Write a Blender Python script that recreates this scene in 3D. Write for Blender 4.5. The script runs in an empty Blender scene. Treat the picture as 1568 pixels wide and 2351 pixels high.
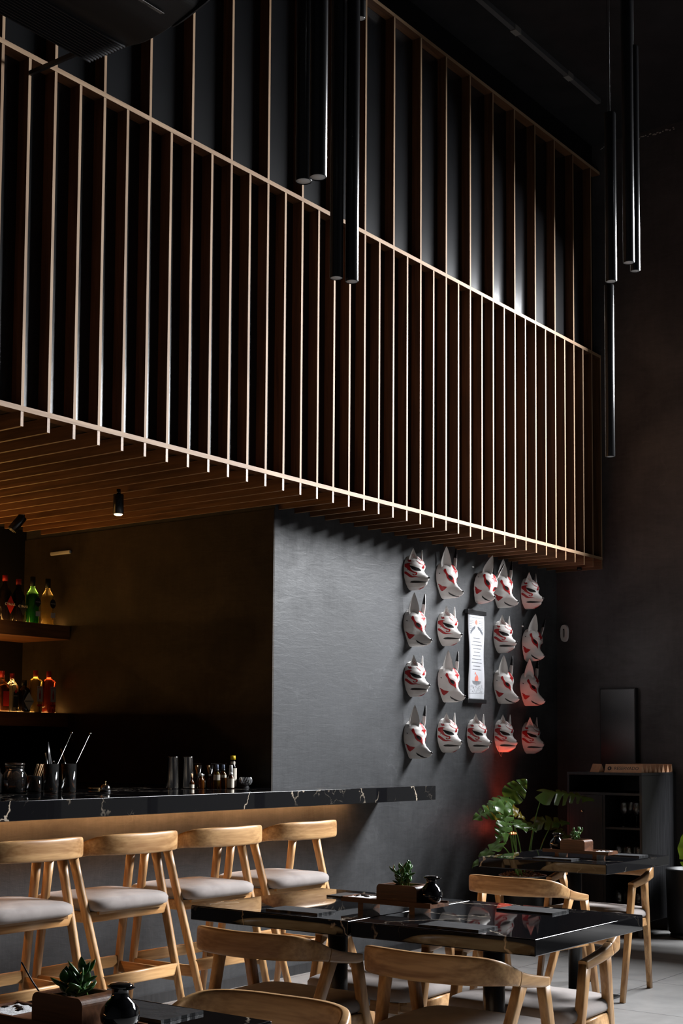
import bpy, bmesh, math, random
from mathutils import Vector, Matrix, Euler

SC = bpy.context.scene
COL = SC.collection
rnd = random.Random(7)
PI = math.pi
R = math.radians

# ------------------------------------------------------------------ camera, world, light, exposure
cam_d = bpy.data.cameras.new('camera')
cam = bpy.data.objects.new('camera', cam_d)
COL.objects.link(cam)
cam.matrix_world = Matrix((
    (0.5953725211582099, -0.06008390568478055, -0.8012000282871807, 0.0),
    (-0.8034255564304335, -0.0367774100365061, -0.5942682873799132, 0.0),
    (0.006239897768812835, 0.9975155870404578, -0.07016920469241239, 1.4),
    (0, 0, 0, 1)))
cam_d.sensor_fit = 'VERTICAL'
cam_d.sensor_height = 36.0
cam_d.lens = 3112.03/2351*36.0
cam_d.shift_y = (1494.61-1175.5)/2351
cam_d.clip_start = 0.05
SC.camera = cam

SC.view_settings.view_transform = 'Standard'
SC.view_settings.look = 'None'
SC.view_settings.exposure = 0.0
SC.view_settings.gamma = 1.0
SC.view_settings.use_curve_mapping = False
SC.cycles.use_denoising = True
SC.cycles.max_bounces = 7
SC.cycles.diffuse_bounces = 1
SC.cycles.glossy_bounces = 4
SC.cycles.transmission_bounces = 7
SC.cycles.sample_clamp_indirect = 4.0
SC.cycles.caustics_refractive = False
SC.cycles.caustics_reflective = False

W = bpy.data.worlds.new('world')
SC.world = W
W.use_nodes = True
W.node_tree.nodes['Background'].inputs[0].default_value = (0.50, 0.50, 0.47, 1)
W.node_tree.nodes['Background'].inputs[1].default_value = 0.4

def lamp(name, kind, loc, power, color, rot=(0, 0, 0), parent=None, **kw):
    d = bpy.data.lights.new(name, kind)
    d.energy = power
    d.color = color
    for k, v in kw.items():
        setattr(d, k, v)
    o = bpy.data.objects.new(name, d)
    COL.objects.link(o)
    o.location = loc
    o.rotation_euler = rot
    if parent is not None:
        o.parent = parent
    return o

# daylight: the bright sky low over the street, seen through the tall glazed front (window_1)
WIN_Y0, WIN_Y1, WIN_Z0, WIN_Z1 = -1.8, 3.98, 0.12, 5.28
lamp('daylight', 'AREA', (12.3, -0.3, 6.4), 6800.0, (0.95, 0.97, 1.0),
     rot=(0, R(90), 0), shape='RECTANGLE', size=3.6, size_y=6.2)

# ------------------------------------------------------------------ materials
def new_mat(name):
    m = bpy.data.materials.new(name)
    m.use_nodes = True
    nt = m.node_tree
    return m, nt, nt.nodes['Principled BSDF']

def simple(name, col, rough=0.5, metal=0.0, spec=0.5, trans=0.0, ior=1.45, emit=None, estr=0.0, coat=0.0, alpha=1.0):
    m, nt, b = new_mat(name)
    b.inputs['Base Color'].default_value = (*col, 1)
    b.inputs['Roughness'].default_value = rough
    b.inputs['Metallic'].default_value = metal
    b.inputs['Specular IOR Level'].default_value = spec
    b.inputs['Transmission Weight'].default_value = trans
    b.inputs['IOR'].default_value = ior
    b.inputs['Coat Weight'].default_value = coat
    b.inputs['Alpha'].default_value = alpha
    if emit:
        b.inputs['Emission Color'].default_value = (*emit, 1)
        b.inputs['Emission Strength'].default_value = estr
    return m

def N(nt, kind, **kw):
    n = nt.nodes.new(kind)
    for k, v in kw.items():
        if k.startswith('i_'):
            key = k[2:]
            key = int(key) if key.isdigit() else key.replace('_', ' ')
            n.inputs[key].default_value = v
        else:
            setattr(n, k, v)
    return n

def ramp(nt, fac, stops):
    r = nt.nodes.new('ShaderNodeValToRGB')
    el = r.color_ramp.elements
    while len(el) > 1:
        el.remove(el[-1])
    el[0].position = stops[0][0]
    el[0].color = (*stops[0][1], 1)
    for p, c in stops[1:]:
        e = el.new(p)
        e.color = (*c, 1)
    nt.links.new(fac, r.inputs[0])
    return r.outputs[0]

def bump(nt, b, h, strength, dist=0.01):
    n = nt.nodes.new('ShaderNodeBump')
    n.inputs['Strength'].default_value = strength
    n.inputs['Distance'].default_value = dist
    nt.links.new(h, n.inputs['Height'])
    nt.links.new(n.outputs[0], b.inputs['Normal'])

def wood(name, dark, light, rough=0.45, axis=2, grain=40.0, coat=0.0, var=True):
    """straight grain running along the given object axis"""
    m, nt, b = new_mat(name)
    tc = N(nt, 'ShaderNodeTexCoord')
    mp = N(nt, 'ShaderNodeMapping')
    s = [1.0, 1.0, 1.0]
    s[axis] = 0.07
    mp.inputs['Scale'].default_value = s
    nt.links.new(tc.outputs['Object'], mp.inputs['Vector'])
    vec = mp.outputs[0]
    if var:
        oi = N(nt, 'ShaderNodeObjectInfo')
        mu = N(nt, 'ShaderNodeVectorMath', operation='SCALE')
        mu.inputs[3].default_value = 7.0
        cb = N(nt, 'ShaderNodeCombineXYZ')
        for k in range(3):
            nt.links.new(oi.outputs['Random'], cb.inputs[k])
        nt.links.new(cb.outputs[0], mu.inputs[0])
        ad = N(nt, 'ShaderNodeVectorMath', operation='ADD')
        nt.links.new(vec, ad.inputs[0])
        nt.links.new(mu.outputs[0], ad.inputs[1])
        vec = ad.outputs[0]
    n1 = N(nt, 'ShaderNodeTexNoise', i_Scale=grain*0.22, i_Detail=3.0, i_Distortion=0.6)
    n2 = N(nt, 'ShaderNodeTexNoise', i_Scale=grain*3.0, i_Detail=4.0)
    nt.links.new(vec, n1.inputs['Vector'])
    nt.links.new(vec, n2.inputs['Vector'])
    # growth-ring lines: repeat the slow noise
    mm = N(nt, 'ShaderNodeMath', operation='MULTIPLY')
    mm.inputs[1].default_value = 26.0
    nt.links.new(n1.outputs[0], mm.inputs[0])
    sn = N(nt, 'ShaderNodeMath', operation='SINE')
    nt.links.new(mm.outputs[0], sn.inputs[0])
    mx = N(nt, 'ShaderNodeMath', operation='MULTIPLY_ADD')
    mx.inputs[1].default_value = 0.22
    nt.links.new(sn.outputs[0], mx.inputs[0])
    nt.links.new(n2.outputs[0], mx.inputs[2])
    c = ramp(nt, mx.outputs[0], [(0.15, dark), (0.5, tuple((a+b_)/2 for a, b_ in zip(dark, light))), (0.8, light)])
    nt.links.new(c, b.inputs['Base Color'])
    b.inputs['Roughness'].default_value = rough
    b.inputs['Coat Weight'].default_value = coat
    bump(nt, b, mx.outputs[0], 0.12, 0.002)
    return m

def plaster(name, dark, light, rough=0.5, spec=0.35):
    """hand-trowelled burnished plaster: broad clouds, fine strokes and scratches"""
    m, nt, b = new_mat(name)
    tc = N(nt, 'ShaderNodeTexCoord')
    v = tc.outputs['Object']
    n1 = N(nt, 'ShaderNodeTexNoise', i_Scale=1.6, i_Detail=6.0, i_Roughness=0.62, i_Distortion=0.5)
    nt.links.new(v, n1.inputs['Vector'])
    mp = N(nt, 'ShaderNodeMapping')
    mp.inputs['Scale'].default_value = (2.0, 2.0, 9.0)
    mp.inputs['Rotation'].default_value = (0.1, 0.25, 0)
    nt.links.new(v, mp.inputs['Vector'])
    n2 = N(nt, 'ShaderNodeTexNoise', i_Scale=3.0, i_Detail=6.0, i_Roughness=0.7, i_Distortion=1.0)
    nt.links.new(mp.outputs[0], n2.inputs['Vector'])
    mp2 = N(nt, 'ShaderNodeMapping')
    mp2.inputs['Scale'].default_value = (13.0, 13.0, 1.6)
    nt.links.new(v, mp2.inputs['Vector'])
    n3 = N(nt, 'ShaderNodeTexNoise', i_Scale=2.2, i_Detail=5.0, i_Roughness=0.7, i_Distortion=0.4)
    nt.links.new(mp2.outputs[0], n3.inputs['Vector'])
    a1 = N(nt, 'ShaderNodeMath', operation='MULTIPLY_ADD'); a1.inputs[1].default_value = 0.35
    nt.links.new(n2.outputs[0], a1.inputs[0]); nt.links.new(n1.outputs[0], a1.inputs[2])
    a2 = N(nt, 'ShaderNodeMath', operation='MULTIPLY_ADD'); a2.inputs[1].default_value = 0.22
    nt.links.new(n3.outputs[0], a2.inputs[0]); nt.links.new(a1.outputs[0], a2.inputs[2])
    c = ramp(nt, a2.outputs[0], [(0.52, dark), (0.78, tuple(0.5*(p+q) for p, q in zip(dark, light))), (1.0, light)])
    # hair-thin pale scratches
    vo = N(nt, 'ShaderNodeTexVoronoi', feature='DISTANCE_TO_EDGE', i_Scale=1.3)
    ds = N(nt, 'ShaderNodeTexNoise', i_Scale=2.3, i_Detail=4.0)
    nt.links.new(v, ds.inputs['Vector'])
    mxv = N(nt, 'ShaderNodeMixRGB'); mxv.inputs[0].default_value = 0.45
    nt.links.new(v, mxv.inputs[1]); nt.links.new(ds.outputs['Color'], mxv.inputs[2])
    nt.links.new(mxv.outputs[0], vo.inputs['Vector'])
    lt = N(nt, 'ShaderNodeMath', operation='LESS_THAN'); lt.inputs[1].default_value = 0.0025
    nt.links.new(vo.outputs['Distance'], lt.inputs[0])
    gm = N(nt, 'ShaderNodeMath', operation='GREATER_THAN'); gm.inputs[1].default_value = 0.52
    nt.links.new(n1.outputs[0], gm.inputs[0])
    ml = N(nt, 'ShaderNodeMath', operation='MULTIPLY')
    nt.links.new(lt.outputs[0], ml.inputs[0]); nt.links.new(gm.outputs[0], ml.inputs[1])
    m2 = N(nt, 'ShaderNodeMath', operation='MULTIPLY'); m2.inputs[1].default_value = 0.10
    nt.links.new(ml.outputs[0], m2.inputs[0])
    mc = N(nt, 'ShaderNodeMixRGB')
    nt.links.new(m2.outputs[0], mc.inputs[0]); nt.links.new(c, mc.inputs[1])
    mc.inputs[2].default_value = (light[0]*2.2, light[1]*2.2, light[2]*2.2, 1)
    nt.links.new(mc.outputs[0], b.inputs['Base Color'])
    rr = N(nt, 'ShaderNodeMapRange')
    rr.inputs['From Min'].default_value = 0.55
    rr.inputs['From Max'].default_value = 0.95
    rr.inputs['To Min'].default_value = rough+0.13
    rr.inputs['To Max'].default_value = rough-0.12
    nt.links.new(a2.outputs[0], rr.inputs['Value'])
    nt.links.new(rr.outputs[0], b.inputs['Roughness'])
    b.inputs['Specular IOR Level'].default_value = spec
    bump(nt, b, a2.outputs[0], 0.30, 0.012)
    return m

def marble(name):
    """polished black stone with thin pale veins"""
    m, nt, b = new_mat(name)
    tc = N(nt, 'ShaderNodeTexCoord')
    v = tc.outputs['Object']
    oi = N(nt, 'ShaderNodeObjectInfo')
    mu = N(nt, 'ShaderNodeMath', operation='MULTIPLY'); mu.inputs[1].default_value = 9.0
    nt.links.new(oi.outputs['Random'], mu.inputs[0])
    ad = N(nt, 'ShaderNodeVectorMath', operation='ADD')
    nt.links.new(v, ad.inputs[0]); nt.links.new(mu.outputs[0], ad.inputs[1])
    v = ad.outputs[0]
    ds = N(nt, 'ShaderNodeTexNoise', i_Scale=3.0, i_Detail=5.0, i_Roughness=0.6)
    nt.links.new(v, ds.inputs['Vector'])
    def veins(scale, mixf, width, cut, dens):
        mxv = N(nt, 'ShaderNodeMixRGB'); mxv.inputs[0].default_value = mixf
        nt.links.new(v, mxv.inputs[1]); nt.links.new(ds.outputs['Color'], mxv.inputs[2])
        vo = N(nt, 'ShaderNodeTexVoronoi', feature='DISTANCE_TO_EDGE', i_Scale=scale)
        nt.links.new(mxv.outputs[0], vo.inputs['Vector'])
        r = N(nt, 'ShaderNodeMapRange')
        r.inputs['From Min'].default_value = 0.0
        r.inputs['From Max'].default_value = width
        r.inputs['To Min'].default_value = 1.0
        r.inputs['To Max'].default_value = 0.0
        nt.links.new(vo.outputs['Distance'], r.inputs['Value'])
        ms = N(nt, 'ShaderNodeTexNoise', i_Scale=dens, i_Detail=2.0)
        nt.links.new(v, ms.inputs['Vector'])
        r2 = N(nt, 'ShaderNodeMapRange')
        r2.inputs['From Min'].default_value = cut
        r2.inputs['From Max'].default_value = cut+0.08
        nt.links.new(ms.outputs[0], r2.inputs['Value'])
        ml = N(nt, 'ShaderNodeMath', operation='MULTIPLY')
        nt.links.new(r.outputs[0], ml.inputs[0]); nt.links.new(r2.outputs[0], ml.inputs[1])
        return ml.outputs[0]
    a = veins(3.0, 0.30, 0.014, 0.46, 2.2)
    c = veins(9.0, 0.30, 0.012, 0.58, 4.0)
    c2 = N(nt, 'ShaderNodeMath', operation='MULTIPLY'); c2.inputs[1].default_value = 0.25
    nt.links.new(c, c2.inputs[0])
    mx = N(nt, 'ShaderNodeMath', operation='MAXIMUM')
    nt.links.new(a, mx.inputs[0]); nt.links.new(c2.outputs[0], mx.inputs[1])
    mc = N(nt, 'ShaderNodeMixRGB')
    nt.links.new(mx.outputs[0], mc.inputs[0])
    mc.inputs[1].default_value = (0.006, 0.006, 0.007, 1)
    mc.inputs[2].default_value = (0.55, 0.46, 0.36, 1)
    nt.links.new(mc.outputs[0], b.inputs['Base Color'])
    b.inputs['Roughness'].default_value = 0.02
    b.inputs['Specular IOR Level'].default_value = 0.34
    return m

def fabric(name, dark, light):
    m, nt, b = new_mat(name)
    tc = N(nt, 'ShaderNodeTexCoord')
    n1 = N(nt, 'ShaderNodeTexNoise', i_Scale=7.0, i_Detail=4.0, i_Distortion=0.8)
    nt.links.new(tc.outputs['Object'], n1.inputs['Vector'])
    n2 = N(nt, 'ShaderNodeTexNoise', i_Scale=900.0, i_Detail=1.0)
    nt.links.new(tc.outputs['Object'], n2.inputs['Vector'])
    c = ramp(nt, n1.outputs[0], [(0.3, dark), (0.7, light)])
    nt.links.new(c, b.inputs['Base Color'])
    b.inputs['Roughness'].default_value = 0.95
    b.inputs['Specular IOR Level'].default_value = 0.15
    b.inputs['Sheen Weight'].default_value = 0.25
    bump(nt, b, n2.outputs[0], 0.25, 0.001)
    return m

def tiles(name):
    """large matt grey floor tiles with thin dark joints"""
    m, nt, b = new_mat(name)
    tc = N(nt, 'ShaderNodeTexCoord')
    mp = N(nt, 'ShaderNodeMapping')
    mp.inputs['Location'].default_value = (0.35, 0.2, 0)
    nt.links.new(tc.outputs['Object'], mp.inputs['Vector'])
    br = N(nt, 'ShaderNodeTexBrick', offset=0.0, i_Scale=1.0)
    br.inputs['Brick Width'].default_value = 0.9
    br.inputs['Row Height'].default_value = 0.9
    br.inputs['Mortar Size'].default_value = 0.0035
    br.inputs['Color1'].default_value = (0.30, 0.295, 0.29, 1)
    br.inputs['Color2'].default_value = (0.27, 0.265, 0.26, 1)
    br.inputs['Mortar'].default_value = (0.10, 0.10, 0.10, 1)
    nt.links.new(mp.outputs[0], br.inputs['Vector'])
    n1 = N(nt, 'ShaderNodeTexNoise', i_Scale=5.0, i_Detail=6.0, i_Roughness=0.65)
    nt.links.new(tc.outputs['Object'], n1.inputs['Vector'])
    c = ramp(nt, n1.outputs[0], [(0.3, (0.78, 0.78, 0.78)), (0.7, (1.08, 1.07, 1.06))])
    mx = N(nt, 'ShaderNodeMixRGB', blend_type='MULTIPLY'); mx.inputs[0].default_value = 1.0
    nt.links.new(br.outputs[0], mx.inputs[1]); nt.links.new(c, mx.inputs[2])
    nt.links.new(mx.outputs[0], b.inputs['Base Color'])
    b.inputs['Roughness'].default_value = 0.42
    b.inputs['Specular IOR Level'].default_value = 0.4
    bump(nt, b, n1.outputs[0], 0.05, 0.01)
    return m

def noisy(name, dark, light, scale=20.0, rough=0.5, spec=0.5, strength=0.2, dist=0.004, stretch=(1, 1, 1)):
    m, nt, b = new_mat(name)
    tc = N(nt, 'ShaderNodeTexCoord')
    mp = N(nt, 'ShaderNodeMapping')
    mp.inputs['Scale'].default_value = stretch
    nt.links.new(tc.outputs['Object'], mp.inputs['Vector'])
    n1 = N(nt, 'ShaderNodeTexNoise', i_Scale=scale, i_Detail=5.0, i_Roughness=0.6)
    nt.links.new(mp.outputs[0], n1.inputs['Vector'])
    c = ramp(nt, n1.outputs[0], [(0.3, dark), (0.7, light)])
    nt.links.new(c, b.inputs['Base Color'])
    b.inputs['Roughness'].default_value = rough
    b.inputs['Specular IOR Level'].default_value = spec
    bump(nt, b, n1.outputs[0], strength, dist)
    return m

def pane_mat(name):
    m = bpy.data.materials.new(name)
    m.use_nodes = True
    nt = m.node_tree
    nt.nodes.clear()
    o = N(nt, 'ShaderNodeOutputMaterial')
    t = N(nt, 'ShaderNodeBsdfTransparent')
    g = N(nt, 'ShaderNodeBsdfGlossy', i_Roughness=0.02)
    x = N(nt, 'ShaderNodeMixShader')
    x.inputs[0].default_value = 0.07
    nt.links.new(t.outputs[0], x.inputs[1]); nt.links.new(g.outputs[0], x.inputs[2])
    nt.links.new(x.outputs[0], o.inputs[0])
    return m

M = {
 'plaster': plaster('dark burnished plaster', (0.022, 0.023, 0.025), (0.085, 0.087, 0.091), 0.46, 0.3),
 'plaster_niche': plaster('black-brown burnished plaster', (0.018, 0.015, 0.012), (0.062, 0.049, 0.038), 0.5, 0.2),
 'plaster_far': plaster('darker burnished plaster', (0.035, 0.032, 0.034), (0.085, 0.078, 0.08), 0.5, 0.35),
 'black_wall': noisy('satin black panel', (0.004, 0.0042, 0.005), (0.007, 0.0075, 0.009), 3.0, 0.24, 0.95, 0.02),
 'ceiling': noisy('matt black ceiling paint', (0.012, 0.012, 0.013), (0.022, 0.022, 0.024), 4.0, 0.8, 0.2, 0.1),
 'floor': tiles('grey floor tiles'),
 'marble': marble('black veined marble'),
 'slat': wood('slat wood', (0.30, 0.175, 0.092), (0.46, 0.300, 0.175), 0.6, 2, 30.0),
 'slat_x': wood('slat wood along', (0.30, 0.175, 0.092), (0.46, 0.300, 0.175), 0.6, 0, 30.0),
 'slat_dark': wood('slat dark wood', (0.065, 0.026, 0.010), (0.145, 0.064, 0.027), 0.5, 2, 30.0),  # darker tone on every board side outside the pale band
 'slat_dark_x': wood('slat dark wood along', (0.065, 0.026, 0.010), (0.145, 0.064, 0.027), 0.5, 0, 30.0),
 'slat_dark_y': wood('slat dark wood across', (0.10, 0.042, 0.016), (0.21, 0.095, 0.04), 0.5, 1, 30.0),
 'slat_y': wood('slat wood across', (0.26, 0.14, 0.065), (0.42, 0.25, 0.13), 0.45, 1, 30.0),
 'oak_x': wood('chair wood along x', (0.34, 0.165, 0.058), (0.64, 0.375, 0.165), 0.38, 0, 34.0),
 'oak_y': wood('chair wood along y', (0.34, 0.165, 0.058), (0.64, 0.375, 0.165), 0.38, 1, 34.0),
 'oak_z': wood('chair wood along z', (0.34, 0.165, 0.058), (0.64, 0.375, 0.165), 0.38, 2, 34.0),
 'walnut': wood('walnut', (0.06, 0.022, 0.010), (0.17, 0.07, 0.032), 0.35, 1, 40.0),
 'shelf': wood('shelf wood', (0.12, 0.045, 0.014), (0.26, 0.11, 0.04), 0.4, 0, 30.0),
 'kraft': noisy('kraft wood card', (0.50, 0.27, 0.15), (0.62, 0.35, 0.20), 30.0, 0.7),
 'fabric': fabric('grey velvet', (0.27, 0.235, 0.222), (0.40, 0.355, 0.335)),
 'black_metal': simple('black metal', (0.012, 0.012, 0.013), 0.32, 0.0, 0.6),
 'tube': simple('satin black tube', (0.010, 0.010, 0.011), 0.22, 0.0, 0.7),
 'diffuser': simple('white diffuser', (0.62, 0.62, 0.62), 0.6),
 'black_plastic': simple('black plastic', (0.008, 0.008, 0.009), 0.45),
 'track_grey': simple('dark grey track', (0.085, 0.085, 0.09), 0.5),
 'chip': simple('bare plaster chip', (0.42, 0.40, 0.38), 0.9),
 'grille': simple('grille plastic', (0.014, 0.014, 0.016), 0.5),
 'cabinet': noisy('black stained wood', (0.009, 0.009, 0.010), (0.024, 0.024, 0.026), 6.0, 0.36, 0.5, 0.3, 0.003, (8, 8, 0.5)),
 'slate': noisy('slate', (0.009, 0.0095, 0.011), (0.024, 0.025, 0.028), 26.0, 0.5, 0.5, 0.6, 0.004),
 'mask_white': noisy('white painted plaster', (0.78, 0.75, 0.72), (0.86, 0.83, 0.80), 14.0, 0.42, 0.4, 0.06, 0.003),
 'mask_red': simple('red paint', (0.42, 0.012, 0.014), 0.4),
 'mask_black': simple('black paint', (0.012, 0.011, 0.012), 0.35),
 'mask_faint': simple('thin red brush line', (0.50, 0.20, 0.17), 0.5),
 'hollow': simple('dark hollow', (0.004, 0.004, 0.004), 0.9),
 'paper': simple('white paper', (0.58, 0.59, 0.62), 0.8),
 'ink': simple('grey ink', (0.13, 0.14, 0.16), 0.8),
 'ink_red': simple('coral ink', (0.85, 0.22, 0.16), 0.8),
 'steel': simple('polished steel', (0.72, 0.70, 0.66), 0.12, 1.0),
 'brass': simple('brass', (0.75, 0.55, 0.28), 0.25, 1.0),
 'glass': simple('clear glass', (0.97, 0.98, 0.97), 0.01, 0.0, 0.7, 0.985, 1.5),
 'crystal': simple('cut crystal', (0.92, 0.93, 0.95), 0.03, 0.0, 0.9, 0.90, 1.6),
 'niche_black': simple('black niche paint', (0.006, 0.005, 0.005), 0.6),
 'ceramic': simple('glossy black ceramic', (0.006, 0.006, 0.007), 0.05, 0.0, 0.8, coat=0.5),
 'soil': noisy('soil', (0.02, 0.012, 0.008), (0.07, 0.04, 0.025), 60.0, 0.9, 0.2, 0.8, 0.01),
 'bark': noisy('bark chips', (0.14, 0.06, 0.03), (0.42, 0.21, 0.11), 25.0, 0.8, 0.3, 0.6, 0.01),
 'sand': noisy('white sand', (0.66, 0.66, 0.67), (0.85, 0.85, 0.86), 300.0, 0.9, 0.2, 0.6, 0.003),
 'pebble': simple('dark pebble', (0.03, 0.022, 0.02), 0.3),
 'stick': simple('pale bamboo', (0.62, 0.40, 0.20), 0.6),
 'amber': simple('amber glass', (0.55, 0.16, 0.02), 0.03, 0.0, 0.5, 0.9, 1.45),
 'amber_dark': simple('dark brown glass', (0.10, 0.03, 0.01), 0.05, 0.0, 0.5, 0.6, 1.45),
 'golden': simple('golden liquid', (0.80, 0.42, 0.06), 0.02, 0.0, 0.5, 0.9, 1.35),
 'green_glass': simple('green glass', (0.03, 0.28, 0.04), 0.03, 0.0, 0.5, 0.9, 1.45),
 'clear_gold': simple('straw coloured liquor in glass', (0.95, 0.70, 0.25), 0.02, 0.0, 0.5, 0.95, 1.35),
 'pink_glass': simple('pink liquor in glass', (0.95, 0.12, 0.07), 0.02, 0.0, 0.5, 0.95, 1.35),
 'dark_glass': simple('very dark glass', (0.006, 0.004, 0.004), 0.05, 0.0, 0.6),
 'white_plastic': simple('white plastic', (0.75, 0.75, 0.74), 0.4),
 'blue_plastic': simple('grey blue cap', (0.16, 0.19, 0.26), 0.3),
 'yellow_plastic': simple('yellow cap', (0.80, 0.55, 0.02), 0.4),
 'red_cap': simple('red cap', (0.45, 0.02, 0.015), 0.4),
 'label': simple('cream label', (0.72, 0.66, 0.55), 0.7),
 'label_dark': simple('dark label', (0.02, 0.02, 0.025), 0.5),
 'label_red': simple('red label', (0.65, 0.03, 0.02), 0.5),
 'citrus': noisy('dried orange', (0.40, 0.13, 0.03), (0.72, 0.36, 0.14), 30.0, 0.6),
 'strip': simple('warm led', (1, 0.6, 0.3), 0.5, emit=(1.0, 0.46, 0.16), estr=36.0),
 'strip_added': simple('added warm led', (1, 0.6, 0.3), 0.5, emit=(1.0, 0.48, 0.13), estr=22.0),  # glow of the added strip out of view over the back bar
 'strip_shelf': simple('amber led', (1, 0.6, 0.3), 0.5, emit=(1.0, 0.50, 0.13), estr=12.0),
 'spot_lens': simple('spot lens', (1, 0.8, 0.6), 0.5, emit=(1.0, 0.72, 0.40), estr=14.0),
 'red_lens': simple('red lens', (1, 0.2, 0.1), 0.5, emit=(1.0, 0.12, 0.05), estr=12.0),
 'device_white': simple('device plastic', (0.80, 0.78, 0.76), 0.45),
 'device_grey': simple('device grey', (0.22, 0.21, 0.20), 0.5),
 'pane': pane_mat('window pane'),
 'frame': simple('window frame', (0.02, 0.02, 0.022), 0.4),
 'string': simple('elastic string', (0.45, 0.33, 0.28), 0.8),
 'jade': simple('jade leaf', (0.045, 0.13, 0.03), 0.28, 0.0, 0.6),
 'stem_green': simple('green stem', (0.14, 0.26, 0.05), 0.45),
}
def leaf_mat(name, col, back):
    m, nt, b = new_mat(name)
    tc = N(nt, 'ShaderNodeTexCoord')
    n1 = N(nt, 'ShaderNodeTexNoise', i_Scale=9.0, i_Detail=3.0)
    nt.links.new(tc.outputs['Object'], n1.inputs['Vector'])
    c = ramp(nt, n1.outputs[0], [(0.35, col), (0.7, tuple(k*1.6 for k in col))])
    nt.links.new(c, b.inputs['Base Color'])
    b.inputs['Roughness'].default_value = 0.28
    b.inputs['Specular IOR Level'].default_value = 0.55
    tr = N(nt, 'ShaderNodeBsdfTranslucent')
    tr.inputs[0].default_value = (*back, 1)
    mx = N(nt, 'ShaderNodeMixShader'); mx.inputs[0].default_value = 0.22
    out = nt.nodes['Material Output']
    nt.links.new(b.outputs[0], mx.inputs[1]); nt.links.new(tr.outputs[0], mx.inputs[2])
    nt.links.new(mx.outputs[0], out.inputs[0])
    return m
M['leaf'] = leaf_mat('monstera leaf', (0.042, 0.090, 0.016), (0.26, 0.34, 0.03))
M['leaf_yellow'] = leaf_mat('yellowing leaf', (0.20, 0.16, 0.015), (0.55, 0.38, 0.03))
M['leaf_bright'] = leaf_mat('painted backlit leaf', (0.07, 0.17, 0.015), (0.45, 0.62, 0.05))  # brighter green, the window's backlight put into the leaf colour

# ------------------------------------------------------------------ mesh helpers
def obj(name, bm, mat, parent=None, loc=(0, 0, 0), rot=(0, 0, 0), smooth=False, bev=0.0):
    me = bpy.data.meshes.new(name)
    bmesh.ops.recalc_face_normals(bm, faces=bm.faces[:])
    bm.to_mesh(me)
    bm.free()
    mats = mat if isinstance(mat, (list, tuple)) else [mat]
    for k in mats:
        me.materials.append(M[k] if isinstance(k, str) else k)
    if smooth:
        for p in me.polygons:
            p.use_smooth = True
    o = bpy.data.objects.new(name, me)
    COL.objects.link(o)
    o.location = loc
    o.rotation_euler = rot
    if parent is not None:
        o.parent = parent
    if bev > 0:
        md = o.modifiers.new('bevel', 'BEVEL')
        md.width = bev
        md.segments = 2
        md.limit_method = 'ANGLE'
        md.angle_limit = R(40)
        if mat == 'marble':
            md.segments = 4
            md.harden_normals = True
            for p in me.polygons:
                p.use_smooth = True
    return o

def thing(name, label, cat, loc=(0, 0, 0), rotz=0.0, group=None):
    o = bpy.data.objects.new(name, None)
    o.empty_display_size = 0.05
    COL.objects.link(o)
    o.location = loc
    o.rotation_euler = (0, 0, rotz)
    return tag(o, label, cat, group)

def tag(o, label, cat, group=None):
    o['label'] = label
    o['category'] = cat
    if group:
        o['group'] = group
    return o

def struct(name, bm, mat, **kw):
    o = obj(name, bm, mat, **kw)
    o['kind'] = 'structure'
    return o

def dup(root, loc=None, rotz=None, label=None, group=None, rot=None):
    r = root.copy()
    COL.objects.link(r)
    if loc is not None:
        r.location = loc
    if rotz is not None:
        r.rotation_euler = (0, 0, rotz)
    if rot is not None:
        r.rotation_euler = rot
    if label:
        r['label'] = label
    if group:
        r['group'] = group
    for ch in list(root.children):
        c = ch.copy()
        COL.objects.link(c)
        c.parent = r
        for g in list(ch.children):
            d = g.copy()
            COL.objects.link(d)
            d.parent = c
    return r

def bx(bm, x0, x1, y0, y1, z0, z1, mi=0):
    vs = [bm.verts.new((x, y, z)) for x in (x0, x1) for y in (y0, y1) for z in (z0, z1)]
    fs = []
    for q in ((0, 1, 3, 2), (4, 6, 7, 5), (0, 4, 5, 1), (2, 3, 7, 6), (0, 2, 6, 4), (1, 5, 7, 3)):
        f = bm.faces.new([vs[k] for k in q])
        f.material_index = mi
        fs.append(f)
    return vs

def box(*a):
    bm = bmesh.new()
    bx(bm, *a)
    return bm

def lathe(bm, prof, n=32, c=(0, 0, 0), mi=0, cap=True):
    rings = []
    for r, z in prof:
        rings.append([bm.verts.new((c[0]+max(r, 1e-5)*math.cos(2*PI*k/n), c[1]+max(r, 1e-5)*math.sin(2*PI*k/n), c[2]+z)) for k in range(n)])
    for a, b in zip(rings, rings[1:]):
        for k in range(n):
            f = bm.faces.new((a[k], a[(k+1) % n], b[(k+1) % n], b[k]))
            f.material_index = mi
            f.smooth = True
    if cap:
        for rr in (rings[0][::-1], rings[-1]):
            f = bm.faces.new(rr)
            f.material_index = mi
    return rings

def lathe_bm(prof, n=32, **kw):
    bm = bmesh.new()
    lathe(bm, prof, n, **kw)
    return bm

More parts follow.
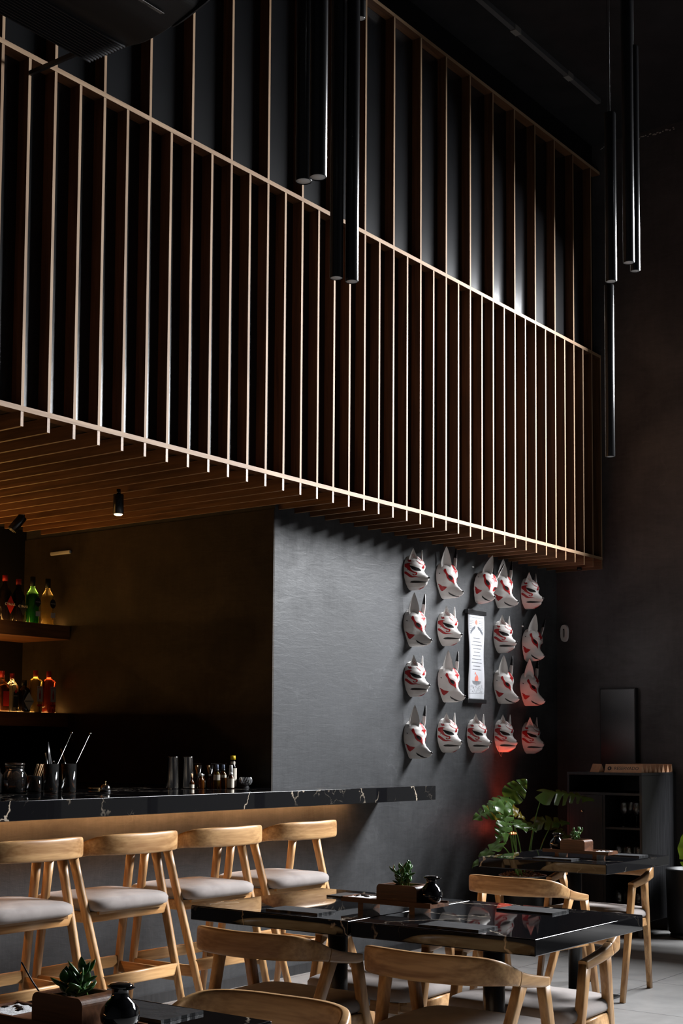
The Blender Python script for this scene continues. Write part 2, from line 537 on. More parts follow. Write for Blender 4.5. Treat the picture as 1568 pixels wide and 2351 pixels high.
def sweep(bm, pts, ha, hb, up=(0, 0, 1), e=0.5, seg=16, cap=True, mi=0):
    """superellipse section (half sizes ha sideways, hb along up) swept along pts"""
    pts = [Vector(p) for p in pts]
    n = len(pts)
    if not isinstance(ha, (list, tuple)):
        ha = [ha]*n
    if not isinstance(hb, (list, tuple)):
        hb = [hb]*n
    up = Vector(up)
    rings = []
    for i, p in enumerate(pts):
        t = (pts[min(i+1, n-1)]-pts[max(i-1, 0)]).normalized()
        s = t.cross(up)
        if s.length < 1e-4:
            s = t.cross(Vector((0.3, 1, 0.1)))
        s.normalize()
        u = s.cross(t).normalized()
        ring = []
        for k in range(seg):
            a = 2*PI*(k+0.5)/seg
            ca, sa = math.cos(a), math.sin(a)
            x = math.copysign(abs(ca)**e, ca)*ha[i]
            y = math.copysign(abs(sa)**e, sa)*hb[i]
            ring.append(bm.verts.new(p+s*x+u*y))
        rings.append(ring)
    for a, b in zip(rings, rings[1:]):
        for k in range(seg):
            f = bm.faces.new((a[k], a[(k+1) % seg], b[(k+1) % seg], b[k]))
            f.material_index = mi
            f.smooth = True
    if cap:
        for rr in (rings[0][::-1], rings[-1]):
            f = bm.faces.new(rr)
            f.material_index = mi

def sweep_bm(*a, **k):
    bm = bmesh.new()
    sweep(bm, *a, **k)
    return bm

def spline(ctrl, n):
    """Catmull-Rom through control tuples of any length"""
    out = []
    c = [ctrl[0]]+list(ctrl)+[ctrl[-1]]
    segs = len(ctrl)-1
    for i in range(n+1):
        f = i/n*segs
        k = min(int(f), segs-1)
        t = f-k
        p0, p1, p2, p3 = c[k], c[k+1], c[k+2], c[k+3]
        out.append(tuple(0.5*((2*b)+(-a+cc)*t+(2*a-5*b+4*cc-d)*t*t+(-a+3*b-3*cc+d)*t**3) for a, b, cc, d in zip(p0, p1, p2, p3)))
    return out

def prism(bm, poly, z0, z1, mi=0):
    lo = [bm.verts.new((x, y, z0)) for x, y in poly]
    hi = [bm.verts.new((x, y, z1)) for x, y in poly]
    n = len(poly)
    for f in (bm.faces.new(lo[::-1]), bm.faces.new(hi)):
        f.material_index = mi
    for k in range(n):
        f = bm.faces.new((lo[k], lo[(k+1) % n], hi[(k+1) % n], hi[k]))
        f.material_index = mi

def text_obj(name, body, size, mat, parent, loc, rot, extrude=0.0004, align='CENTER'):
    cu = bpy.data.curves.new(name, 'FONT')
    cu.body = body
    cu.size = size
    cu.extrude = extrude
    cu.align_x = align
    cu.align_y = 'CENTER'
    t = bpy.data.objects.new(name, cu)
    COL.objects.link(t)
    dg = bpy.context.evaluated_depsgraph_get()
    me = bpy.data.meshes.new_from_object(t.evaluated_get(dg))
    bpy.data.objects.remove(t)
    me.materials.clear()
    me.materials.append(M[mat])
    o = bpy.data.objects.new(name, me)
    COL.objects.link(o)
    o.location = loc
    o.rotation_euler = rot
    if parent is not None:
        o.parent = parent
    return o

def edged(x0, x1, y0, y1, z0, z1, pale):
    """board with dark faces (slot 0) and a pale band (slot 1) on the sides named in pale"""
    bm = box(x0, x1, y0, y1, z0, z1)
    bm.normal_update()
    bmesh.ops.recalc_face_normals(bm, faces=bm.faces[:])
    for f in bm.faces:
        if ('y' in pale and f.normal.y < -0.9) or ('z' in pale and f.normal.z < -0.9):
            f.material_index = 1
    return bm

# ------------------------------------------------------------------ the room
F, WY, CX, FX = 4.831, 5.25, 6.385, 10.08      # slat front plane, mask wall, niche corner, far wall
CEIL = 6.42

struct('floor', box(-2.2, 10.3, -3.2, 7.8, -0.12, 0.0), 'floor')
struct('ground', box(10.3, 16.0, -8.0, 7.8, -0.2, -0.05), 'plaster_far')
struct('ceiling', box(-2.2, 10.5, -3.2, 7.8, CEIL, CEIL+0.1), 'ceiling')
bm = bmesh.new()
bx(bm, CX, FX, WY, 7.70, 0.0, 2.925)
bx(bm, -2.0, CX, WY, WY+0.12, 0.0, 1.055)
struct('wall_back', bm, 'plaster')
struct('wall_niche_side', box(CX-0.012, CX, WY+0.0005, 7.55, 1.147, 2.854), 'plaster_niche')
struct('wall_niche', box(-2.0, CX, 7.55, 7.70, 0.0, 2.925), 'niche_black')
struct('wall_upper', box(-2.0, FX, F+0.070, F+0.17, 2.927, CEIL), 'black_wall')
struct('ceiling_niche', box(-2.0, FX, F+0.172, 7.70, 2.927, 2.99), 'ceiling')
bm = bmesh.new()
bx(bm, FX, FX+0.2, WIN_Y1+0.06, 7.70, 0.0, CEIL)
bx(bm, FX, FX+0.2, -3.2, WIN_Y0-0.06, 0.0, CEIL)
bx(bm, FX, FX+0.2, WIN_Y0-0.06, WIN_Y1+0.06, WIN_Z1+0.05, CEIL)
bx(bm, FX, FX+0.2, WIN_Y0-0.06, WIN_Y1+0.06, 0.0, WIN_Z0-0.05)
struct('wall_right', bm, 'plaster_far')
struct('wall_front', box(-2.2, 10.5, -3.3, -3.2, 0.0, CEIL), 'ceiling')
struct('wall_left', box(-2.3, -2.2, -3.2, 7.8, 0.0, CEIL), 'ceiling')
struct('baseboard_back', box(-2.0, FX, WY-0.012, WY, 0.0, 0.057), 'cabinet')

# glazed street front in the right wall: tall panes above an added solid band, low panes below it
SILL, LOWTOP = 3.35, 1.90
struct('added_band', box(FX, FX+0.2, WIN_Y0-0.06, WIN_Y1+0.06, LOWTOP, SILL), 'plaster_far')  # added unseen band, keeps daylight off the lower mask wall
def window(name, z0, z1, bars):
    w = obj(name, box(FX+0.05, FX+0.15, WIN_Y0-0.06, WIN_Y0, z0, z1), 'frame')
    w['kind'] = 'structure'
    bm = bmesh.new()
    bx(bm, FX+0.05, FX+0.15, WIN_Y1, WIN_Y1+0.06, z0, z1)
    for k in range(1, bars):
        y = WIN_Y0+(WIN_Y1-WIN_Y0)*k/bars
        bx(bm, FX+0.05, FX+0.15, y-0.025, y+0.025, z0, z1)
    bx(bm, FX+0.05, FX+0.15, WIN_Y0-0.06, WIN_Y1+0.06, z0-0.001, z0+0.04)
    bx(bm, FX+0.05, FX+0.15, WIN_Y0-0.06, WIN_Y1+0.06, z1-0.04, z1+0.001)
    obj('window_frame', bm, 'frame', w)
    obj('pane', box(FX+0.095, FX+0.105, WIN_Y0, WIN_Y1, z0+0.04, z1-0.04), 'pane', w)
window('window_1', SILL, WIN_Z1+0.05, 3)
window('window_2', WIN_Z0-0.05, LOWTOP, 4)

# ------------------------------------------------------------------ slatted screen and soffit
screen = thing('slatted_screen', 'tall two-tier screen of upright wooden slats on the black upper wall', 'slatted screen', (0, F, 2.925))
def beam(z0, z1):
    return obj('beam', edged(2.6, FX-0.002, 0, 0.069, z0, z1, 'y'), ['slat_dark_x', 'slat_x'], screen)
beam(0.0, 0.025)
beam(1.675, 1.700)
beam(3.230, 3.255)
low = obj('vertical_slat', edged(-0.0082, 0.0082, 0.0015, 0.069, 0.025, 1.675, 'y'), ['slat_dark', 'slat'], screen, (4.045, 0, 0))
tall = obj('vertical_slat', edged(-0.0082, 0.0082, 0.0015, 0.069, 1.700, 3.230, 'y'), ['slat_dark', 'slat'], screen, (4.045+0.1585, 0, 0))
for i in range(-8, 39):
    x = 4.045+0.1585*i
    if i == 38:
        x = FX-0.0105
    if i != 0:
        o = low.copy(); COL.objects.link(o); o.location = (x, 0, 0)
    if (i % 2 == 1 and i != 1):
        o = tall.copy(); COL.objects.link(o); o.location = (x, 0, 0)
soff = thing('slatted_soffit', 'wooden slats running back over the bar under the screen', 'slatted ceiling', (0, F, 2.855))
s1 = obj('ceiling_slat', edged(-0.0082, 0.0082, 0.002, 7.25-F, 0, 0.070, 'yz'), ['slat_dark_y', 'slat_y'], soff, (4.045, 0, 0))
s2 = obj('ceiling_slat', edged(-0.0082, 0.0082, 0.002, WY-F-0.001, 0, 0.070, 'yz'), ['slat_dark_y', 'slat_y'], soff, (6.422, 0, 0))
for i in range(-8, 39):
    x = 4.045+0.1585*i
    if i == 38:
        x = FX-0.0105
    if x < CX:
        if i != 0:
            o = s1.copy(); COL.objects.link(o); o.location = (x, 0, 0)
    elif abs(x-6.422) > 0.05:
        o = s2.copy(); COL.objects.link(o); o.location = (x, 0, 0)

# ------------------------------------------------------------------ bar
bar = thing('bar_counter', 'long polished black marble bar counter with pale veins', 'bar counter', (0, 0, 1.056))
bm = bmesh.new()
prism(bm, [(-1.9, 4.81), (7.53, 4.81), (7.53, WY-0.001), (CX-0.0125, WY-0.001), (CX-0.0125, 5.86), (-1.9, 5.86)], 0, 0.091)
obj('slab', bm, 'marble', bar, bev=0.003)
o = obj('light_strip', box(-1.5, 7.15, 5.175, 5.195, -0.010, -0.0005), 'strip', bar)
# the lit under-shelf strip is a part of the counter: it is fixed below it

niche_top = struct('trim_1', box(-2.0, CX-0.002, WY+0.13, WY+0.16, 0.0, 1.055), 'cabinet')

def shelf(z_top, label, y0=7.06, y1=7.548, x0=2.0):
    t = thing('bar_shelf', label, 'shelf', (0, 0, z_top), group=None)
    obj('board', box(x0, CX-0.0125, y0, y1, -0.095, 0.0), 'shelf', t, bev=0.002)
    return t
sh_a = shelf(2.216, 'upper wooden bottle shelf behind the bar')
sh_b = shelf(1.615, 'lower wooden bottle shelf behind the bar')
obj('light_strip', box(2.0, CX-0.03, 7.49, 7.52, 0.001, 0.011), 'strip_shelf', sh_a)
obj('light_strip', box(2.0, 6.35, 7.13, 7.19, 0.0, 0.0014), 'strip_shelf', sh_a)
obj('light_strip', box(2.0, 6.35, 7.12, 7.19, 0.0, 0.0014), 'strip_shelf', sh_b)
obj('light_strip', box(2.0, CX-0.03, 7.49, 7.52, 0.001, 0.011), 'strip_shelf', sh_b)

t = thing('light_strip', 'unseen warm strip added to light the slats over the back bar', 'added light strip', (0, 7.535, 2.45))  # added unseen strip, warms the soffit slats from off to the left
obj('led', box(2.0, 4.9, -0.02, 0.0, 0.0, 0.012), 'strip_added', t)

# spotlights under the soffit
def spot_lamp(name_label, loc, rot, lit):
    t = thing('ceiling_spotlight', name_label, 'spotlight', loc)
    body = obj('lamp_body', lathe_bm([(0.0, 0.0), (0.029, 0.0), (0.030, -0.004), (0.030, -0.112), (0.027, -0.115), (0.025, -0.098), (0.0, -0.096)], 28), 'tube', t, rot=rot)
    if lit:
        obj('lens', lathe_bm([(0.0, -0.097), (0.0235, -0.099), (0.0240, -0.116), (0.020, -0.120), (0.0, -0.121)], 24), 'spot_lens', body)
        lamp('spot_beam', 'SPOT', (0, 0, -0.13), 3.0, (1.0, 0.70, 0.40), parent=body, spot_size=R(70), spot_blend=0.6, shadow_soft_size=0.02)
    else:
        lamp('spot_beam', 'SPOT', (0, 0, -0.13), 9.0, (1.0, 0.66, 0.32), parent=body, spot_size=R(130), spot_blend=1.0, shadow_soft_size=0.02)
    obj('mount', lathe_bm([(0.0, 0.03), (0.012, 0.03), (0.012, 0.0), (0.0, 0.0)], 12), 'tube', t)
    return t
spot_lamp('small black cylinder spotlight lit under the wooden ceiling slats', (5.41, 5.61, 2.832), (0, 0, 0), True)
spot_lamp('black spotlight tilted towards the bottle shelves', (5.65, 6.72, 2.845), (R(18), R(32), 0), False)
o = thing('ceiling_spotlight', 'small dark spotlight at the soffit end above the masks', 'spotlight', (9.86, 4.93, 2.853))
obj('lamp_body', lathe_bm([(0.0, 0.0), (0.02, 0.0), (0.022, -0.02), (0.020, -0.026), (0.0, -0.026)], 20), 'black_metal', o)

# ------------------------------------------------------------------ pendant tubes
def pendant(loc, length, rad, label, cable_top=CEIL):
    t = thing('pendant_tube_lamp', label, 'pendant lamp', loc, group='black tube pendants')
    obj('tube', lathe_bm([(rad*0.93, 0.0), (rad, 0.004), (rad, length-0.004), (rad*0.95, length), (0.0, length)], 40, cap=False), 'tube', t)
    obj('diffuser', lathe_bm([(0.0, 0.003), (rad*0.93, 0.003), (rad*0.93, 0.006), (0.0, 0.006)], 40), 'diffuser', t)
    if loc[2]+length < cable_top-0.01:
        obj('cable', lathe_bm([(0.0015, length), (0.0015, cable_top-loc[2]-0.001)], 8), 'black_plastic', t)
    return t
pendant((3.506, 2.711, 3.305), 1.55, 0.030, 'nearest black tube pendant, right one of the two hung highest on the left')
pendant((3.657, 2.892, 3.389), 1.55, 0.030, 'black tube pendant half hidden behind the nearest one')
pendant((4.713, 3.537, 3.474), 1.90, 0.030, 'black tube pendant in front of the screen, left of the lowest pair')
pendant((4.765, 3.49, 3.463), 1.90, 0.030, 'black tube pendant in front of the screen, right of the lowest pair')
pendant((5.40, 3.91, 5.10), 0.90, 0.026, 'short black tube pendant cut off by the top edge beside the low pair')
pendant((6.487, 3.048, 3.864), 0.92, 0.030, 'upper black tube pendant on a thin cable near the right wall')
pendant((7.729, 3.647, 3.218), 1.10, 0.030, 'black tube pendant hanging lowest, near the right wall')
pendant((6.78, 3.085, 5.33), 0.80, 0.029, 'black tube pendant ending near the top right of the screen end')
pendant((6.45, 2.93, 3.93), 1.60, 0.030, 'long black tube pendant, left one of the rightmost pair')
pendant((6.82, 3.06, 4.02), 1.28, 0.027, 'slimmer black tube pendant, right one of the rightmost pair')

# track on the ceiling
t = thing('ceiling_track', 'thin black lighting track running along the dark ceiling', 'light track', (0, 4.49, CEIL))
obj('rail', box(2.0, 9.36, -0.018, 0.018, -0.035, 0.0), 'track_grey', t)
for x in (8.05, 8.85):
    o = obj('track_clip', box(x-0.04, x+0.04, -0.022, 0.022, -0.042, -0.001), 'device_grey', t)

# ------------------------------------------------------------------ air conditioner
ac = thing('air_conditioner', 'black ceiling-hung air conditioner with a ribbed grille and rounded end', 'air conditioner', (0, 0, 0))
prof = [(4.486, 4.50), (4.226, 4.494), (4.161, 4.484), (4.087, 4.486), (4.006, 4.496), (3.891, 4.527), (3.828, 4.55), (3.79, 4.60), (3.78, 4.66), (3.80, 4.74), (3.86, 4.80), (4.486, 4.82)]
ac_curve = spline(prof[1:11], 48)
prof = [prof[0]]+ac_curve+[prof[11]]
bm = bmesh.new()
lo = [bm.verts.new((4.10, y, z)) for y, z in prof]
hi = [bm.verts.new((2.3, y, z)) for y, z in prof]
bm.faces.new(lo); bm.faces.new(hi[::-1])
for k in range(len(prof)):
    bm.faces.new((lo[k], hi[k], hi[(k+1) % len(prof)], lo[(k+1) % len(prof)]))
obj('housing', bm, 'black_plastic', ac, bev=0.004)
bm = bmesh.new()
for k in range(13):
    y = 4.245+k*0.0185
    bx(bm, 2.35, 4.085, y, y+0.006, 4.484, 4.4995)
obj('grille', bm, 'grille', ac)
bm = bmesh.new()
lo = [bm.verts.new((4.1005, 3.92+(y-4.006)*0.9, 4.60+(z-4.6)*0.88)) for y, z in ac_curve[12:46]]
hi = [bm.verts.new((4.108, v.co.y, v.co.z)) for v in lo]
bm.faces.new(lo); bm.faces.new(hi[::-1])
for k in range(len(lo)):
    bm.faces.new((lo[k], hi[k], hi[(k+1) % len(lo)], lo[(k+1) % len(lo)]))
obj('end_cap', bm, 'grille', ac)
# the badge lies on the sloped front lip
ang = math.atan2(4.527-4.496, 4.006-3.891)
b = obj('badge', box(-0.075, 0.075, -0.016, 0.016, -0.002, 0.0), 'device_grey', ac, (3.93, 3.945, 4.5085), (ang+0.0, 0, 0))
text_obj('badge_lettering', 'ISDY', 0.024, 'black_plastic', b, (-0.01, 0, -0.0022), (PI, 0, 0))
obj('bracket', box(4.035, 4.050, 4.486, 4.829, 4.515, 4.535), 'black_plastic', ac)
obj('mounting_bar', box(3.2, 3.24, 4.0, 4.04, 4.80, CEIL-0.001), 'black_plastic', ac)
obj('mounting_bar', box(3.9, 3.94, 4.0, 4.04, 4.80, CEIL-0.001), 'black_plastic', ac)

# flaked paint along the top of the far wall
fb = bmesh.new()
rf = random.Random(2)
for y0, y1, n_ in ((4.49, 4.16, 16), (4.82, 4.78, 3), (4.02, 3.99, 2)):
    for k in range(n_):
        y = y0+(y1-y0)*(k+rf.random()*0.8)/n_
        z = CEIL-0.030-0.02*rf.random()
        bx(fb, -0.003, -0.0005, y-rf.uniform(0.003, 0.012), y+rf.uniform(0.003, 0.010), z-rf.uniform(0.002, 0.006), z+rf.uniform(0.001, 0.006))
o = obj('flaked_paint', fb, 'chip', None, (FX, 0, 0))
tag(o, 'pale flakes of bare plaster along the top of the far wall', 'flaked paint')
o['kind'] = 'stuff'

# ------------------------------------------------------------------ things on the far wall
tv = thing('wall_panel', 'tall flat black panel on the far wall above the cabinet', 'panel', (FX, 4.685, 1.24))
obj('body', box(-0.055, -0.001, -0.155, 0.155, 0.0, 0.64), 'black_plastic', tv, bev=0.004)
obj('screen', box(-0.057, -0.0555, -0.145, 0.145, 0.012, 0.628), 'tube', tv)
dv = thing('wall_thermostat', 'small pale rounded wall device by the corner beside the masks', 'wall device', (FX, 5.175, 2.345))
def pill(w, h, d0, d1):
    bm = bmesh.new()
    pts = []
    for k in range(24):
        a = 2*PI*k/24
        pts.append((math.copysign(abs(math.cos(a))**0.7, math.cos(a))*w, math.copysign(abs(math.sin(a))**0.8, math.sin(a))*h))
    lo = [bm.verts.new((-d0, y, z)) for y, z in pts]
    hi = [bm.verts.new((-d1, y*0.9, z*0.95)) for y, z in pts]
    bm.faces.new(lo[::-1]); bm.faces.new(hi)
    for k in range(24):
        bm.faces.new((lo[k], lo[(k+1) % 24], hi[(k+1) % 24], hi[k]))
    return bm
obj('housing', pill(0.036, 0.072, 0.001, 0.022), 'device_white', dv)
obj('slot', pill(0.009, 0.038, 0.0215, 0.024), 'device_grey', dv)
obj('button', lathe_bm([(0, 0), (0.006, 0), (0.006, 0.003), (0, 0.003)], 12), 'hollow', dv, (-0.024, 0, 0.028), (0, R(-90), 0))

# ------------------------------------------------------------------ chairs and stools
def seat_cushion(zt, th):
    """crowned cushion, wider in front (+y)"""
    bm = bmesh.new()
    prof = [(0.0, 0.0), (0.90, 0.0), (0.975, 0.12), (1.0, 0.30), (1.0, 0.55), (0.97, 0.75), (0.90, 0.89), (0.75, 0.97), (0.5, 1.03), (0.25, 1.06), (0.0, 1.07)]
    n = 64
    rings = []
    for r, h in prof:
        ring = []
        for k in range(n):
            a = 2*PI*k/n
            ca, sa = math.cos(a), math.sin(a)
            y = math.copysign(abs(sa)**0.34, sa)
            x = math.copysign(abs(ca)**0.34, ca)
            hw = 0.245+0.020*(y+1)/2
            ring.append(bm.verts.new((x*hw*max(r, 0.001), 0.015+y*0.225*max(r, 0.001), zt-th+h*th*(1.0/1.07))))
        rings.append(ring)
    for a, b in zip(rings, rings[1:]):
        for k in range(n):
            f = bm.faces.new((a[k], a[(k+1) % n], b[(k+1) % n], b[k]))
            f.smooth = True
    return bm

def make_seat(name, label, cat, dz, group=None):
    """dz lifts seat and arms: 0 for the dining chair, .265 for the bar stool"""
    t = thing(name, label, cat, group=group)
    stool = dz > 0.1
    e = 0.7 if stool else 0.30
    # backrest: bowed board, thinner towards the arms (x, y, z centre, half height, half thickness)
    half = [(0.0, -0.264, 0.698, 0.046, 0.0135), (0.09, -0.259, 0.699, 0.046, 0.0138), (0.168, -0.243, 0.699, 0.0455, 0.014), (0.225, -0.213, 0.697, 0.043, 0.0145), (0.254, -0.168, 0.688, 0.037, 0.015), (0.262, -0.125, 0.676, 0.030, 0.016), (0.2632, -0.090, 0.665, 0.0255, 0.0165)]
    ctrl = [(-a, b, c, d, f) for a, b, c, d, f in half[::-1]]+half[1:]
    sp = spline(ctrl, 48)
    obj('backrest', sweep_bm([(p[0], p[1], p[2]+dz) for p in sp], [p[4] for p in sp], [p[3] for p in sp], e=0.45, seg=20), 'oak_x', t)
    for s in (-1, 1):
        arm = [(0.2632, -0.0898, 0.665, 0.0255, 0.0168), (0.263, -0.04, 0.653, 0.0225, 0.017), (0.2615, 0.03, 0.641, 0.020, 0.0173), (0.2575, 0.114, 0.628, 0.018, 0.0173)]
        sa = spline(arm, 16)
        obj('armrest', sweep_bm([(s*p[0], p[1], p[2]+dz) for p in sa], [p[4] for p in sa], [p[3] for p in sa], e=0.4, seg=16), 'oak_y', t)
        # front leg
        if stool:
            fy, ry, fl, rl = 0.215, -0.335, 0.258, 0.222
        else:
            fy, ry, fl, rl = 0.245, -0.292, 0.262, 0.185
        zt = 0.628+dz
        obj('leg', sweep_bm([(s*0.2575, 0.096, zt), (s*(0.2575+(fl-0.2575)*0.12), 0.096+(fy-0.096)*0.12, zt*0.88), (s*(0.2575+(fl-0.2575)*0.5), 0.096+(fy-0.096)*0.5, zt*0.5), (s*fl, fy, 0.0)],
                            [0.0172, 0.0170, 0.0165, 0.0135], [0.0215, 0.0200, 0.0190, 0.0145], up=(0, 1, 0), e=e, seg=16), 'oak_z', t)
        zr = 0.655+dz
        obj('leg', sweep_bm([(s*0.262, -0.055, zr), (s*(0.262+(rl-0.262)*0.12), -0.055+(ry+0.055)*0.12, zr*0.88), (s*(0.262+(rl-0.262)*0.5), -0.055+(ry+0.055)*0.5, zr*0.5), (s*rl, ry, 0.0)],
                            [0.0165, 0.0165, 0.0160, 0.0135], [0.0240, 0.0200, 0.0190, 0.0145], up=(0, 1, 0), e=e, seg=16), 'oak_z', t)
    # seat frame
    def at_z(a, b, z):      # leg centre at height z
        (x0, y0, z0), (x1, y1, z1) = a, b
        u = (z-z0)/(z1-z0)
        return (x0+(x1-x0)*u, y0+(y1-y0)*u)
    zf = 0.382+dz+(0 if stool else 0.024)
    F0, F1 = (0.257, 0.100, 0.628+dz), (fl, fy, 0.0)
    R0, R1 = (0.261, -0.062, 0.655+dz), (rl, ry, 0.0)
    fx, fy_ = at_z(F0, F1, zf)
    rx, ry_ = at_z(R0, R1, zf)
    fr = bmesh.new()
    hh = 0.024
    for s in (-1, 1):
        sweep(fr, [(s*rx, ry_, zf), (s*fx, fy_, zf)], 0.010, hh, e=0.3, seg=12)
    sweep(fr, [(-rx, ry_, zf), (rx, ry_, zf)], 0.010, hh, e=0.3, seg=12)
    sweep(fr, [(-fx, fy_, zf), (fx, fy_, zf)], 0.010, hh, e=0.3, seg=12)
    sweep(fr, [(-0.20, 0.205, zf), (0.20, 0.205, zf)], 0.010, hh*0.9, e=0.3, seg=12)
    bx(fr, -0.205, 0.205, -0.17, 0.20, zf+0.010, zf+0.023)
    obj('seat_frame', fr, 'oak_x', t)
    obj('seat_cushion', seat_cushion(0.472+dz+(0 if stool else 0.024), 0.068), 'fabric', t)
    if stool:
        for zz, ends in ((0.345, 'side'), (0.372, 'rear'), (0.372, 'front')):
            fx, fy_ = at_z(F0, F1, zz)
            rx, ry_ = at_z(R0, R1, zz)
            if ends == 'side':
                for s in (-1, 1):
                    obj('footrest', sweep_bm([(s*rx, ry_, zz), (s*fx, fy_, zz)], 0.010, 0.026, e=0.3, seg=12), 'oak_y', t)
            elif ends == 'rear':
                obj('footrest', sweep_bm([(-rx, ry_, zz), (rx, ry_, zz)], 0.010, 0.027, e=0.3, seg=12), 'oak_x', t)
            else:
                obj('footrest', sweep_bm([(-fx, fy_, zz), (fx, fy_, zz)], 0.010, 0.027, e=0.3, seg=12), 'oak_x', t)
    return t

st = make_seat('bar_stool', 'rightmost pale wood bar stool with a grey cushion', 'bar stool', 0.265, 'bar stools along the counter')
st.location = (5.640, 4.605, 0)
dup(st, (5.008, 4.600, 0), R(-1.5), 'second bar stool from the right, pale wood with grey cushion')
dup(st, (4.400, 4.600, 0), R(1.0), 'third bar stool from the right, in front of the dark bar wall')
dup(st, (3.815, 4.600, 0), R(0), 'leftmost pale wood bar stool, partly cut off by the left edge')

ch = make_seat('dining_chair', 'wooden armchair with its back to us at the double table, left one', 'chair', 0.0, 'dining armchairs')
ch.location = (3.96, 3.19, 0); ch.rotation_euler = (0, 0, R(-90))
dup(ch, (3.945, 2.42, 0), R(-90), 'wooden armchair with its back to us at the double table, right one')
dup(ch, (2.570, 2.27, 0), R(93), 'wooden armchair in the bottom foreground, its curved back top just showing')
dup(ch, (4.545, 2.470, 0), R(90), 'wooden armchair under the right end of the double marble table')
dup(ch, (4.545, 3.135, 0), R(90), 'wooden armchair on the far side of the double table, next to the tray')
dup(ch, (6.330, 3.455, 0), R(-92), 'wooden armchair with its back to us before the far marble table')
dup(ch, (7.262, 3.525, 0), R(90), 'wooden armchair on the far side of the far table, facing us')

# ------------------------------------------------------------------ tables
def table(x0, x1, y0, y1, label, px=None, py=None):
    t = thing('marble_table', label, 'table', ((x0+x1)/2, (y0+y1)/2, 0), group='square black marble tables')
    cx, cy = (x0+x1)/2, (y0+y1)/2
    obj('tabletop', box(x0-cx, x1-cx, y0-cy, y1-cy, 0.735, 0.79), 'marble', t, bev=0.004)
    dx, dy = (px or cx)-cx, (py or cy)-cy
    obj('pedestal', lathe_bm([(0.0, 0.010), (0.039, 0.010), (0.039, 0.726), (0.0, 0.726)], 28), 'black_metal', t, (dx, dy, 0))
    obj('base_plate', box(dx-0.19, dx+0.19, dy-0.19, dy+0.19, 0.0, 0.011), 'black_metal', t, bev=0.003)
    obj('top_plate', box(dx-0.15, dx+0.15, dy-0.15, dy+0.15, 0.725, 0.7352), 'black_metal', t)
    return t
table(3.882, 4.702, 2.103, 2.832, 'right half of the double black marble table', px=4.255, py=2.472)
table(3.872, 4.698, 2.838, 3.583, 'left half of the double black marble table, nearest the bar stools', px=4.255, py=3.165)
table(6.585, 7.400, 3.148, 3.925, 'far black marble table beside the leafy plant')
table(1.60, 2.373, 1.945, 2.551, 'black marble table at the bottom left corner')

# slate placemats
def placemat(x, y, rot, label, w=0.21, l=0.115):
    bm = bmesh.new()
    n = 40
    pts = []
    for k in range(n):
        f = k/n*4
        s_, u = int(f), f-int(f)
        cs = [(-1, -1), (1, -1), (1, 1), (-1, 1)]
        a, b = cs[s_], cs[(s_+1) % 4]
        j = 0 if u == 0 else rnd.uniform(-0.0025, 0.0025)
        pts.append(((a[0]+(b[0]-a[0])*u)*w/2+j, (a[1]+(b[1]-a[1])*u)*l/2+j))
    prism(bm, pts, 0, 0.007)
    o = obj('slate_placemat', bm, 'slate', None, (x, y, 0.7903), (0, 0, rot))
    return tag(o, label, 'placemat', 'slate placemats')
placemat(3.985, 3.135, R(92), 'slate placemat on the left half of the double table, near edge', 0.235, 0.12)
placemat(3.975, 2.450, R(91), 'slate placemat on the right half of the double table, near edge', 0.235, 0.13)
placemat(4.545, 2.475, R(90), 'slate placemat on the far edge of the double table, by the mask reflections', 0.235, 0.13)
placemat(4.500, 3.240, R(90), 'slate placemat behind the tray on the double table', 0.235, 0.13)
placemat(6.740, 3.520, R(92), 'slate placemat in front of the tray on the far table', 0.235, 0.12)
placemat(7.200, 3.330, R(90), 'slate placemat behind the tray on the far table', 0.235, 0.12)
placemat(2.265, 2.235, R(91), 'slate placemat on the bottom left table beside the black jug', 0.235, 0.14)

